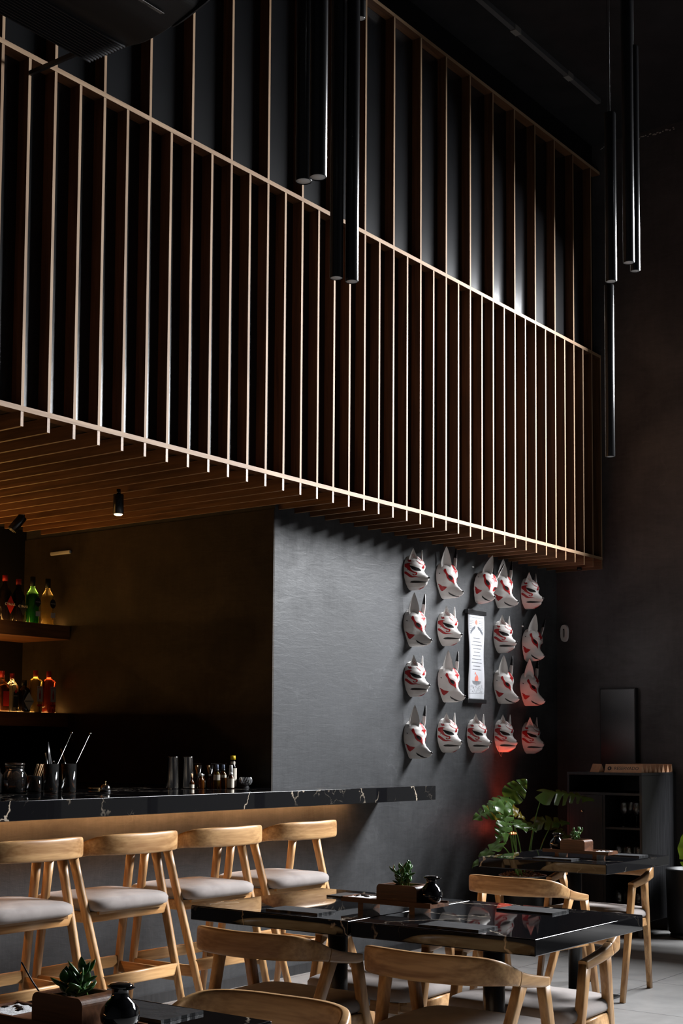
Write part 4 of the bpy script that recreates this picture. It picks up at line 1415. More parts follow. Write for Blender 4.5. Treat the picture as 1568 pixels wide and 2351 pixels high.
# ------------------------------------------------------------------ paper scroll
sc = thing('paper_scroll', 'narrow white paper scroll with black rods, printed with a poem and a red flame', 'scroll', (8.735, WY, 0), 0)
for z in (2.408, 1.742):
    o = obj('rod', box(-0.132, 0.132, -0.040, -0.002, z-0.015, z+0.017), 'black_metal', sc, bev=0.004)
bm = bmesh.new()
NP = 40
for i in range(NP):
    z0, z1 = 1.752+(2.395-1.752)*i/NP, 1.752+(2.395-1.752)*(i+1)/NP
    for j in range(6):
        def pp(x, z):
            u = (z-1.752)/0.643
            w = 0.112-0.005*math.sin(u*PI)*(x > 0)
            return (x*w, -0.026-0.004*math.sin(u*9)*x-0.006*math.sin(u*PI), z)
        bm.faces.new([bm.verts.new(pp(-1+j/3, z0)), bm.verts.new(pp(-1+(j+1)/3, z0)), bm.verts.new(pp(-1+(j+1)/3, z1)), bm.verts.new(pp(-1+j/3, z1))])
bmesh.ops.remove_doubles(bm, verts=bm.verts[:], dist=1e-5)
pap = obj('paper', bm, 'paper', sc, smooth=True)
md = pap.modifiers.new('thick', 'SOLIDIFY'); md.thickness = 0.0008; md.offset = 0

def ink_rects(rects, mat, name):
    bm = bmesh.new()
    for x0, x1, z0, z1 in rects:
        q = []
        for x, z in ((x0, z0), (x1, z0), (x1, z1), (x0, z1)):
            u = (z-1.752)/0.643
            q.append(bm.verts.new((x, -0.0275-0.0035*math.sin(u*9)*(x/0.112)-0.006*math.sin(u*PI), z)))
        bm.faces.new(q)
    return obj(name, bm, mat, sc)
rects = []
# unreadably small verse: ten centred lines of short word marks
for k, half in enumerate((0.046, 0.060, 0.075, 0.056, 0.044, 0.056, 0.070, 0.076, 0.052, 0.062)):
    z = 2.212-0.0262*k
    x = -half
    while x < half:
        w = rnd.uniform(0.008, 0.024)
        rects.append((x, min(x+w, half), z, z+0.0042))
        x += w+0.004
ink_rects(rects, 'ink', 'printed_verse')
rects = [(-0.098, 0.098, 2.368, 2.3695), (-0.098, -0.0968, 1.80, 2.368), (0.0968, 0.098, 1.80, 2.368), (-0.098, 0.098, 1.80, 1.8015)]
for k in range(7):
    z = 2.345-0.013*k
    w = (0.055, 0.06, 0.035, 0.028, 0.05, 0.04, 0.045)[k]
    rects.append((-0.092, -0.092+w, z, z+0.0018)); rects.append((0.092-w, 0.092, z-0.004, z-0.0022))
for s in (-1, 1):                       # leafy branches
    for k in range(16):
        u = k/15
        x = s*(0.020+0.062*u); z = 2.300-0.045*u**1.6
        rects.append((x-0.004, x+0.004, z-0.006*(1+(k % 3)), z+0.003))
for k in range(90):                     # waves at the foot
    x, z = rnd.uniform(-0.09, 0.09), rnd.uniform(1.806, 1.862)
    rects.append((x, x+rnd.uniform(0.004, 0.012), z, z+0.0014))
for k in range(18):                     # hatched bowl under the flame
    u = k/17*2-1
    x = 0.062*u
    rects.append((x-0.0012, x+0.0012, 1.892-0.028*math.sqrt(max(0, 1-u*u)), 1.892))
rects += [(-0.064, 0.064, 1.891, 1.8925), (-0.05, 0.05, 1.880, 1.8812), (-0.04, 0.04, 1.871, 1.8722)]
ink_rects(rects, 'ink', 'printed_drawing')
bm = bmesh.new()
def ink_poly(pts):
    q = []
    for x, z in pts:
        u = (z-1.752)/0.643
        q.append(bm.verts.new((x, -0.0276-0.0035*math.sin(u*9)*(x/0.112)-0.006*math.sin(u*PI), z)))
    bm.faces.new(q)
ink_poly([(-0.022, 1.893), (-0.026, 1.912), (-0.018, 1.930), (-0.014, 1.918), (-0.004, 1.948), (0.002, 1.928), (0.012, 1.938), (0.022, 1.915), (0.020, 1.893)])
ink_poly([(-0.020, 1.938), (-0.027, 1.950), (-0.018, 1.962), (-0.012, 1.950)])
ink_poly([(-0.010, 2.318), (-0.015, 2.338), (0.0, 2.356), (0.015, 2.338), (0.010, 2.318)])
obj('printed_flame', bm, 'ink_red', sc)

# ------------------------------------------------------------------ things on the bar (top at 1.147)
BT = 1.1472
def item(name, label, cat, loc, group=None):
    return thing(name, label, cat, loc, 0, group)

def open_glass(r, h, wall=0.0022, base=0.012, flare=1.0):
    return [(0, 0), (r*0.96, 0), (r, 0.004), (r*flare, h), (r*flare-wall, h), (r-wall, base), (0, base)]

t = item('preserve_jar', 'clip-top glass jar of dried citrus slices at the left end of the bar', 'jar', (4.671, 5.573, BT))
obj('body', lathe_bm([(0, 0), (0.056, 0), (0.061, 0.006), (0.061, 0.098), (0.050, 0.113), (0.047, 0.118), (0.047, 0.133), (0.044, 0.133), (0.044, 0.116), (0.057, 0.096), (0.057, 0.008), (0, 0.006)], 40), 'glass', t)
obj('lid', lathe_bm([(0, 0.142), (0.049, 0.142), (0.052, 0.148), (0.050, 0.156), (0, 0.158)], 36), 'glass', t)
bm = bmesh.new()
for k in range(40):
    a0, a1 = 2*PI*k/40, 2*PI*(k+1)/40
    sweep(bm, [(0.050*math.cos(a0), 0.050*math.sin(a0), 0.136), (0.050*math.cos(a1), 0.050*math.sin(a1), 0.136)], 0.0016, 0.0016, e=1, seg=6, cap=False)
sweep(bm, [(0.051, 0, 0.128), (0.060, 0, 0.135), (0.057, 0, 0.150), (0.050, 0, 0.152)], 0.0014, 0.0014, up=(0, 1, 0), e=1, seg=6)
obj('wire_clip', bm, 'steel', t)
def citrus(loc, rot, label, grp, first=[None]):
    if first[0] is None:
        bm = bmesh.new()
        lathe(bm, [(0.0, 0.0), (0.020, 0.0), (0.0235, 0.0015), (0.020, 0.003), (0.0, 0.003)], 24)
        o = obj('dried_orange_slice', bm, 'citrus', None, loc, rot)
        bm2 = bmesh.new()
        for k in range(8):
            a = 2*PI*k/8
            bx(bm2, 0.003, 0.019, -0.0006, 0.0006, 0.003, 0.0036)
            for v in bm2.verts[-8:]:
                x, y = v.co.x, v.co.y
                v.co.x = x*math.cos(a)-y*math.sin(a); v.co.y = x*math.sin(a)+y*math.cos(a)
        obj('pith', bm2, 'stick', o)
        first[0] = o
        return tag(o, label, 'dried fruit', grp)
    return dup(first[0], loc, None, label, grp, rot)
for k in range(9):
    a = 2*PI*k/8+0.3
    z = BT+0.032+0.027*(k % 3)
    citrus((4.671+0.031*math.cos(a), 5.573+0.031*math.sin(a), z), (R(78+6*math.sin(k)), 0, a+PI/2), 'dried orange slice inside the clip-top jar', 'dried orange slices in the clip-top jar')
t = item('preserve_jar', 'glass jar cut off by the left edge of the photo', 'jar', (4.56, 5.62, BT))
obj('body', lathe_bm([(0, 0), (0.050, 0), (0.055, 0.006), (0.055, 0.095), (0.045, 0.110), (0.043, 0.130), (0.040, 0.130), (0.041, 0.109), (0.051, 0.094), (0.051, 0.008), (0, 0.006)], 36), 'glass', t)

t = item('stick_holder', 'short glass holding a bundle of wooden sticks', 'glass', (4.807, 5.58, BT))
obj('glass', lathe_bm(open_glass(0.038, 0.088), 32), 'glass', t)
stick = None
for k in range(13):
    a = rnd.uniform(0, 2*PI); rr = rnd.uniform(0.002, 0.026)
    bx0 = Vector((4.80+rr*math.cos(a)*0.8, 5.585+rr*math.sin(a)*0.8, BT+0.014))
    tp = Vector((4.835+rr*math.cos(a)*1.1, 5.56+rr*math.sin(a), BT+0.150+rnd.uniform(-0.012, 0.012)))
    d = tp-bx0
    if stick is None:
        stick = obj('wooden_stick', lathe_bm([(0, 0), (0.0024, 0), (0.0024, 0.140), (0, 0.142)], 8), 'stick')
        tag(stick, 'thin wooden stick standing in the short glass on the bar', 'stick', 'wooden sticks in the short glass')
        o = stick
    else:
        o = stick.copy(); COL.objects.link(o)
    o.location = bx0
    o.rotation_euler = d.to_track_quat('Z', 'Y').to_euler()

G1, G2 = (4.805, 5.447), (4.916, 5.434)
for (x, y), lb in ((G1, 'mixing glass with tongs and spoons, left of the two on the bar'), (G2, 'mixing glass with straws and a bar spoon, right of the two on the bar')):
    t = item('mixing_glass', lb, 'glass', (x, y, BT), )
    obj('glass', lathe_bm(open_glass(0.0385, 0.152, 0.0022, 0.016, 1.04), 36), 'glass', t)
def rod(name, label, cat, a, b, r, mat, ball=0.0, grp=None):
    a, b = Vector(a), Vector(b)
    L = (b-a).length
    bm = bmesh.new()
    prof = [(0, 0), (r, 0.0), (r, L), (0, L)]
    if ball:
        prof = [(0, 0), (r*2.6, 0.004), (r*2.8, 0.02), (r, 0.034), (r, L-ball)]+[(max(ball*math.sin(k/8*PI), r if k == 0 else 0), L-ball*math.cos(k/8*PI)) for k in range(9)]
    lathe(bm, prof, 14)
    o = obj(name, bm, mat, None, a, (b-a).to_track_quat('Z', 'Y').to_euler())
    return tag(o, label, cat, grp)
rod('bar_spoon', 'long bar spoon with a ball end leaning out of the left mixing glass', 'spoon', (4.782, 5.455, BT+0.020), (4.905, 5.405, BT+0.315), 0.0016, 'steel', 0.0060)
rod('bar_spoon', 'long bar spoon with a ball end leaning out of the right mixing glass', 'spoon', (4.895, 5.445, BT+0.020), (5.012, 5.380, BT+0.312), 0.0016, 'steel', 0.0060)
rod('metal_straw', 'metal straw leaning in the right mixing glass, taller one', 'straw', (4.935, 5.420, BT+0.018), (4.885, 5.465, BT+0.232), 0.0026, 'steel')
rod('metal_straw', 'metal straw leaning in the right mixing glass, shorter one', 'straw', (4.942, 5.430, BT+0.018), (4.893, 5.455, BT+0.200), 0.0026, 'steel')
t = item('ice_tongs', 'dark metal tongs standing in the left mixing glass', 'tongs', (4.812, 5.440, BT+0.020))
bm = bmesh.new()
for s in (-1, 1):
    sweep(bm, [(s*0.008, 0, 0.0), (s*0.010-0.008, 0.004, 0.09), (s*0.003-0.020, 0.008, 0.18), (-0.026, 0.012, 0.246)], [0.005, 0.006, 0.005, 0.003], 0.0008, up=(0, 1, 0), e=0.5, seg=8)
obj('arm', bm, 'black_metal', t)
t = item('bar_spatula', 'flat metal bar tool with a hole, standing in the left mixing glass', 'bar tool', (4.798, 5.452, BT+0.020))
bm = bmesh.new()
sweep(bm, [(0.0, 0, 0.0), (-0.010, 0.002, 0.09), (-0.022, 0.006, 0.19)], [0.003, 0.0055, 0.0068], 0.001, up=(0, 1, 0), e=0.8, seg=10)
obj('blade', bm, 'steel', t)
obj('hole', lathe_bm([(0, -0.0014), (0.0022, -0.0014), (0.0022, 0.0014), (0, 0.0014)], 10), 'hollow', t, (-0.0212, 0.006, 0.183), (R(90), 0, 0))
t = item('strainer_loop', 'bent wire handle loop in the left mixing glass', 'bar tool', (4.818, 5.452, BT+0.020))
obj('wire', sweep_bm(spline([(-0.006, 0, 0.0), (-0.012, 0, 0.07), (-0.004, 0, 0.130), (0.010, 0, 0.146), (0.018, 0, 0.128), (0.016, 0, 0.08), (0.008, 0, 0.0)], 30), 0.0013, 0.0013, up=(0, 1, 0), e=1, seg=6), 'steel', t)

t = item('bar_tray', 'flat metal lid lying on the bar left of the service bell', 'tray', (5.36, 5.70, BT))
obj('disc', lathe_bm([(0, 0), (0.040, 0), (0.044, 0.005), (0.044, 0.010), (0.041, 0.010), (0.038, 0.004), (0, 0.004)], 36), 'brass', t)
t = item('service_bell', 'small polished service bell on the bar', 'bell', (5.149, 5.401, BT))
obj('base', lathe_bm([(0, 0), (0.030, 0), (0.031, 0.004), (0.027, 0.010), (0, 0.011)], 32), 'black_metal', t)
obj('dome', lathe_bm([(0.0285, 0.012), (0.029, 0.015), (0.026, 0.028), (0.018, 0.038), (0.008, 0.043), (0, 0.044)], 36, cap=False), 'steel', t)
obj('button', lathe_bm([(0, 0.043), (0.003, 0.043), (0.003, 0.051), (0.005, 0.053), (0.004, 0.057), (0, 0.058)], 14), 'brass', t)

for x, y, r, lb in ((5.792, 5.516, 0.039, 'tall steel shaker tin, left one of the pair'), (5.870, 5.470, 0.037, 'tall steel shaker tin, right one of the pair')):
    t = item('shaker_tin', lb, 'shaker', (x, y, BT))
    obj('tin', lathe_bm([(0, 0.002), (r*0.99, 0), (r, 0.004), (r*0.80, 0.184), (r*0.82, 0.186), (r*0.78, 0.186), (r*0.76, 0.180), (r*0.9, 0.01), (0, 0.008)], 40), 'steel', t)
t = item('jigger', 'metal double jigger behind the small bottles', 'jigger', (6.06, 5.56, BT))
obj('cone', lathe_bm([(0, 0.0), (0.021, 0.0), (0.008, 0.058), (0.024, 0.135), (0.0225, 0.135), (0.006, 0.060), (0, 0.058)], 28), 'steel', t)
t = item('jigger', 'second metal jigger, right behind the brown dropper bottle', 'jigger', (6.12, 5.52, BT))
obj('cone', lathe_bm([(0, 0.0), (0.021, 0.0), (0.008, 0.058), (0.024, 0.135), (0.0225, 0.135), (0.006, 0.060), (0, 0.058)], 28), 'steel', t)

def label_wrap(r, z0, z1, a0, a1, mat, parent, name='label', off=0.0006):
    bm = bmesh.new()
    n = 16
    lo = [bm.verts.new(((r+off)*math.cos(a0+(a1-a0)*k/n), (r+off)*math.sin(a0+(a1-a0)*k/n), z0)) for k in range(n+1)]
    hi = [bm.verts.new((v.co.x, v.co.y, z1)) for v in lo]
    for k in range(n):
        bm.faces.new((lo[k], lo[k+1], hi[k+1], hi[k])).smooth = True
    return obj(name, bm, mat, parent)

VIEW = math.atan2(-0.594, -0.80)      # labels are turned to the room, towards the stools
def small_bottle(x, y, r, hb, hn, cap, body, cap_mat, label, lab=None, liquid=None, dropper=False, collar=None, spray=False, total=0.10):
    t = item('dropper_bottle' if dropper else ('spray_bottle' if spray else 'small_bottle'), label, 'bottle', (x, y, BT))
    rn = r*0.42
    obj('body', lathe_bm([(0, 0), (r*0.95, 0), (r, 0.003), (r, hb), (r*0.85, hb+0.35*(hn-hb)), (rn, hn), (rn, hn+0.006), (0, hn+0.006)], 28), body, t)
    if liquid:
        label_wrap(r, hb*0.62, hb*1.0, VIEW-1.4, VIEW+1.4, 'label', t) if lab else None
    elif lab:
        label_wrap(r, hb*lab[0], hb*lab[1], VIEW-1.3, VIEW+1.3, lab[2], t)
    if collar:
        obj('collar', lathe_bm([(0, hn+0.001), (rn*1.35, hn+0.001), (rn*1.35, hn+0.013), (0, hn+0.013)], 20), collar, t)
    z = hn+0.012
    if dropper:
        obj('dropper', lathe_bm([(0, z), (rn*0.95, z), (rn*0.9, z+0.006), (rn*0.62, z+(total-z)*0.6), (rn*0.45, total), (0, total)], 18), cap_mat, t)
    elif spray:
        obj('spray_cap', lathe_bm([(0, z), (rn*1.15, z), (rn*1.12, total-0.002), (rn, total), (0, total)], 20), cap_mat, t)
    else:
        obj('cap', lathe_bm([(0, z-0.008), (rn*1.2, z-0.008), (rn*1.2, total), (0, total)], 20), cap_mat, t)
    return t
small_bottle(5.870, 5.440, 0.0175, 0.034, 0.056, 0, 'amber_dark', 'stick', 'round little brown bottle with a slim stopper, leftmost small bottle', lab=(0.1, 0.75, 'label'), collar='amber_dark', total=0.088)
small_bottle(5.932, 5.420, 0.0190, 0.046, 0.072, 0, 'amber', 'white_plastic', 'amber bottle with a white cap, second of the small bottles', total=0.088)
small_bottle(5.985, 5.455, 0.0150, 0.045, 0.070, 0, 'amber_dark', 'white_plastic', 'small bottle with a pale label peeping out behind the amber ones', lab=(0.1, 1.0, 'label'), total=0.084)
small_bottle(6.005, 5.415, 0.0150, 0.050, 0.072, 0, 'amber', 'black_plastic', 'amber bottle with a black rubber dropper and white collar', dropper=True, collar='white_plastic', total=0.120)
b = small_bottle(6.030, 5.385, 0.0205, 0.082, 0.100, 0, 'golden', 'blue_plastic', 'bottle of golden liquid with a grey spray cap, left of two alike', lab=(0.60, 0.98, 'label'), spray=True, collar='black_plastic', total=0.140)
b = small_bottle(6.070, 5.370, 0.0190, 0.082, 0.100, 0, 'amber', 'blue_plastic', 'brown spray bottle with a grey spray cap, right of two alike', lab=(0.78, 0.98, 'label'), spray=True, collar='black_plastic', total=0.140)
b = small_bottle(6.082, 5.320, 0.0205, 0.060, 0.080, 0, 'amber_dark', 'white_plastic', 'brown bottle with a white spray cap and white label', lab=(0.08, 0.98, 'label'), spray=True, collar='white_plastic', total=0.138)
t = item('bitters_bottle', 'slim dark bottle with a yellow cap, tallest of the small bottles', 'bottle', (6.185, 5.395, BT))
obj('body', lathe_bm([(0, 0), (0.022, 0), (0.023, 0.004), (0.023, 0.120), (0.012, 0.146), (0.0105, 0.150), (0.0105, 0.172), (0, 0.172)], 28), 'dark_glass', t)
label_wrap(0.023, 0.008, 0.118, VIEW-1.9, VIEW+1.9, 'label', t)
label_wrap(0.0135, 0.128, 0.158, VIEW-1.9, VIEW+1.9, 'label', t, 'neck_label')
obj('cap', lathe_bm([(0, 0.168), (0.0155, 0.168), (0.0155, 0.193), (0, 0.193)], 24), 'yellow_plastic', t)
t = item('crystal_bowl', 'small cut-crystal bowl standing alone on the bar', 'bowl', (6.235, 5.337, BT))
bm = bmesh.new()
prof = [(0.020, 0.0), (0.024, 0.003), (0.016, 0.010), (0.030, 0.020), (0.039, 0.036), (0.039, 0.050), (0.034, 0.064), (0.031, 0.064), (0.034, 0.048), (0.032, 0.030), (0.018, 0.018), (0.0, 0.015)]
n = 32
rings = []
for i, (r, z) in enumerate(prof):
    rings.append([bm.verts.new((r*(1+(0.06 if (k+i) % 2 == 0 and 2 < i < 7 else -0.02 if 2 < i < 7 else 0))*math.cos(2*PI*k/n), r*(1+(0.06 if (k+i) % 2 == 0 and 2 < i < 7 else -0.02 if 2 < i < 7 else 0))*math.sin(2*PI*k/n), z)) for k in range(n)])
for a, b in zip(rings, rings[1:]):
    for k in range(n):
        bm.faces.new((a[k], a[(k+1) % n], b[(k+1) % n], b[k]))
bm.faces.new(rings[0][::-1])
obj('bowl', bm, 'crystal', t)
cst = None
for k in range(5):
    z = BT+0.0095*k+0.0002*k
    if cst is None:
        cst = obj('round_coaster', lathe_bm([(0, 0), (0.046, 0), (0.048, 0.002), (0.048, 0.0075), (0.046, 0.0092), (0, 0.0092)], 36), 'black_plastic', None, (6.315, 5.43, z))
        o = cst
    else:
        o = cst.copy(); COL.objects.link(o); o.location = (6.315+0.002*math.sin(k*2), 5.43+0.002*math.cos(k*3), z)
    tag(o, 'black round coaster, '+('bottom one', 'second from the bottom', 'middle one', 'second from the top', 'top one')[k]+' of the stack by the niche wall', 'coaster', 'stacked black coasters')
for x, y, lb in ((6.13, 5.66, 'dark clip-top jar behind the yellow-capped bottle, left one'), (6.245, 5.56, 'dark clip-top jar behind the yellow-capped bottle, right one')):
    t = item('preserve_jar', lb, 'jar', (x, y, BT))
    obj('body', lathe_bm([(0, 0), (0.048, 0), (0.053, 0.006), (0.053, 0.110), (0.046, 0.124), (0.046, 0.134), (0.043, 0.134), (0.043, 0.122), (0.050, 0.108), (0.050, 0.008), (0, 0.006)], 36), 'glass', t)
    obj('lid', lathe_bm([(0, 0.1345), (0.048, 0.1345), (0.051, 0.140), (0.048, 0.148), (0, 0.149)], 32), 'glass', t)
    for k in range(5):
        a = 2*PI*k/5+0.6
        citrus((x+0.026*math.cos(a), y+0.026*math.sin(a), BT+0.032+0.026*(k % 3)), (R(80), 0, a+PI/2), 'dried orange slice inside '+lb, 'dried orange slices in the '+('left' if x < 6.2 else 'right')+' dark jar')

# ------------------------------------------------------------------ bottles on the back shelves
def big_bottle(x, y, z, r, h, body, cap_mat, label, name='liquor_bottle', shoulder=0.62, neck=0.78, square=False, capfrac=0.12):
    t = thing(name, label, 'bottle', (x, y, z))
    rn = r*0.36
    prof = [(0, 0), (r*0.96, 0), (r, 0.006), (r, h*shoulder), (r*0.86, h*(shoulder+0.05)), (rn*1.25, h*neck), (rn, h*(neck+0.03)), (rn, h*(1-capfrac)), (0, h*(1-capfrac))]
    if square:
        bm = bmesh.new()
        rows = []
        for rr, zz in prof:
            e = 0.45 if rr > r*0.7 else 1.0
            row = []
            for k in range(32):
                a = 2*PI*(k+0.5)/32
                ca, sa = math.cos(a), math.sin(a)
                row.append(bm.verts.new((math.copysign(abs(ca)**e, ca)*max(rr, 1e-5), math.copysign(abs(sa)**e, sa)*max(rr, 1e-5), zz)))
            rows.append(row)
        for a, b in zip(rows, rows[1:]):
            for k in range(32):
                bm.faces.new((a[k], a[(k+1) % 32], b[(k+1) % 32], b[k])).smooth = True
        bm.faces.new(rows[0][::-1]); bm.faces.new(rows[-1])
        obj('body', bm, body, t)
    else:
        obj('body', lathe_bm(prof, 36), body, t)
    obj('cap', lathe_bm([(0, h*(1-capfrac)-0.001), (rn*1.15, h*(1-capfrac)-0.001), (rn*1.15, h), (0, h)], 24), cap_mat, t)
    return t
Z1, Z2 = 2.2163, 1.6168
def flat_label(t, x, z, w, h, mat, y, name='label', shape=None):
    bm = bmesh.new()
    pts = shape or [(-w/2, -h/2), (w/2, -h/2), (w/2, h/2), (-w/2, h/2)]
    vs = [bm.verts.new((x+a, y, z+b)) for a, b in pts]
    bm.faces.new(vs)
    return obj(name, bm, mat, t)
ell = lambda w, h: [(w*math.cos(2*PI*k/24), h*math.sin(2*PI*k/24)) for k in range(24)]
dia = lambda w, h: [(-w, 0), (0, -h), (w, 0), (0, h)]
t = big_bottle(5.915, 7.20, Z1, 0.045, 0.315, 'dark_glass', 'red_cap', 'dark bottle with a red diamond label at the left edge of the upper shelf')
flat_label(t, 0.012, 0.115, 0, 0, 'label_red', -0.0462, shape=dia(0.036, 0.062))
text_obj('label_lettering', 'CYNAR', 0.026, 'label', t, (0.008, -0.0470, 0.118), (R(90), 0, 0))
t = big_bottle(6.030, 7.20, Z1, 0.043, 0.300, 'dark_glass', 'red_cap', 'dark bottle with white lettering, left of the green bottle')
flat_label(t, 0.008, 0.105, 0, 0, 'label_dark', -0.0442, shape=dia(0.032, 0.055))
text_obj('label_lettering', 'CYNAR', 0.024, 'label', t, (0.006, -0.0450, 0.112), (R(90), 0, 0))
def vermouth(x, y, body, lb, lab='label_dark'):
    t = big_bottle(x, y, Z1, 0.044, 0.325, body, 'black_plastic', lb, shoulder=0.60, neck=0.74, capfrac=0.20)
    flat_label(t, 0.010, 0.150, 0, 0, lab, -0.0452, shape=ell(0.026, 0.032))
    text_obj('label_lettering', 'MARTINI', 0.0105, 'label', t, (0.010, -0.0460, 0.150), (R(90), 0, 0))
    flat_label(t, 0.012, 0.070, 0.040, 0.034, 'label', -0.0452, 'lower_label')
    return t
vermouth(6.128, 7.170, 'green_glass', 'green glass vermouth bottle on the upper shelf')
vermouth(6.268, 7.178, 'clear_gold', 'pale golden vermouth bottle at the right end of the upper shelf')
t = big_bottle(5.885, 7.17, Z2, 0.040, 0.27, 'amber_dark', 'red_cap', 'square brown-red bottle at the left edge of the lower shelf', square=True, shoulder=0.60, neck=0.78, capfrac=0.16)
flat_label(t, 0.004, 0.085, 0.050, 0.10, 'label_red', -0.0405)
t = big_bottle(5.960, 7.16, Z2, 0.036, 0.255, 'glass', 'red_cap', 'clear square bottle with a dark red cap on the lower shelf', square=True, shoulder=0.66, neck=0.80, capfrac=0.14)
flat_label(t, 0.004, 0.080, 0.042, 0.105, 'label_dark', -0.0366)
text_obj('label_lettering', 'BOMBAY', 0.009, 'label', t, (0.004, -0.0374, 0.105), (R(90), 0, 0))
flat_label(t, 0.004, 0.135, 0, 0, 'label_red', -0.0368, 'round_mark', ell(0.010, 0.012))
t = big_bottle(6.058, 7.15, Z2, 0.043, 0.215, 'dark_glass', 'black_plastic', 'squat black bottle with a cream diamond label', shoulder=0.68, neck=0.80, capfrac=0.16)
flat_label(t, 0.004, 0.072, 0, 0, 'label', -0.0445, shape=dia(0.043, 0.062))
text_obj('label_lettering', "HENDRICK'S", 0.0125, 'label_dark', t, (0.004, -0.0453, 0.072), (R(90), 0, 0))
def gin(x, y, body, lb):
    t = big_bottle(x, y, Z2, 0.040, 0.285, body, 'red_cap', lb, square=True, shoulder=0.72, neck=0.82, capfrac=0.15)
    flat_label(t, 0.006, 0.125, 0.048, 0.105, 'label', -0.0406)
    text_obj('label_lettering', 'BEEFEATER', 0.0085, 'label_red', t, (0.006, -0.0414, 0.168), (R(90), 0, 0))
    flat_label(t, 0.006, 0.122, 0, 0, 'label_red', -0.0412, 'label_figure', [(-0.006, -0.032), (0.006, -0.032), (0.008, 0.0), (0.004, 0.012), (0.004, 0.026), (-0.004, 0.026), (-0.004, 0.012), (-0.008, 0.0)])
    flat_label(t, 0.006, 0.048, 0.046, 0.014, 'label_red', -0.0406, 'lower_label')
    return t
gin(6.158, 7.155, 'clear_gold', 'clear gin bottle with a red cap glowing yellow on the lower shelf')
gin(6.275, 7.155, 'pink_glass', 'pink gin bottle at the right end of the lower shelf')
t = thing('emergency_light', 'small white fitting high on the dark niche wall', 'fitting', (CX-0.012, 7.16, 2.72))
obj('housing', box(-0.022, -0.001, -0.10, 0.10, 0.0, 0.024), 'white_plastic', t, bev=0.006)

# ------------------------------------------------------------------ cabinet with reserved signs
cb = thing('sideboard_cabinet', 'black wooden cabinet with open compartments by the far wall', 'cabinet', (9.436, 4.22, 0))
DX, DY = FX-0.004-9.436, 0.615
zb, zt = 0.115, 1.216
bm = bmesh.new()
bx(bm, 0, DX, 0, 0.020, zb, zt-0.021)
bx(bm, 0, DX, DY-0.020, DY, zb, zt-0.021)
bx(bm, 0, DX, 0, DY, zt-0.020, zt)
bx(bm, 0, DX, 0.0205, DY-0.0205, zb, zb+0.020)
bx(bm, DX-0.012, DX, 0.0205, DY-0.0205, zb+0.0205, zt-0.0205)
bx(bm, 0.004, DX-0.0125, 0.0205, DY-0.0205, 1.046, 1.064)
bx(bm, 0.004, DX-0.0125, 0.300, 0.318, zb+0.0205, 1.0455)
obj('body', bm, 'cabinet', cb, bev=0.001)
for z in (0.792, 0.46):
    obj('shelf', box(0.010, DX-0.013, 0.0208, 0.2995, z, z+0.016), 'cabinet', cb)
dr = obj('door', box(0.0, 0.018, 0.319, DY-0.021, zb+0.022, 1.044), 'cabinet', cb, bev=0.001)
obj('knob', lathe_bm([(0, 0), (0.006, 0), (0.006, 0.008), (0.009, 0.012), (0.007, 0.018), (0, 0.019)], 16), 'brass', dr, (-0.0002, 0.485, 0.920), (0, R(-90), 0))
for y in (0.03, DY-0.03):
    for x in (0.03, DX-0.03):
        obj('leg', box(x-0.015, x+0.015, y-0.015, y+0.015, 0.0, zb), 'black_metal', cb)
# wine glasses inside
wg = None
k = 0
for z, ys, nm in ((0.4762, (4.285, 4.365, 4.445), 'middle'), (0.1352, (4.285, 4.365, 4.445), 'bottom'), (0.8082, (4.30, 4.40), 'upper')):
    for x in (9.52, 9.64):
        for y in ys:
            if wg is None:
                wg = thing('wine_glass', 'x', 'glass', (x, y, z))
                obj('bowl', lathe_bm([(0.003, 0.085), (0.020, 0.098), (0.032, 0.130), (0.030, 0.165), (0.025, 0.195), (0.024, 0.195), (0.029, 0.164), (0.031, 0.130), (0.019, 0.101), (0, 0.09)], 24, cap=False), 'glass', wg)
                obj('stem', lathe_bm([(0, 0), (0.030, 0.0), (0.030, 0.002), (0.004, 0.006), (0.003, 0.085), (0, 0.086)], 20), 'glass', wg)
                o = wg
            else:
                o = dup(wg, (x, y, z))
            o['label'] = 'wine glass standing on the '+nm+' shelf of the black cabinet'
            o['group'] = 'wine glasses on the '+nm+' cabinet shelf'
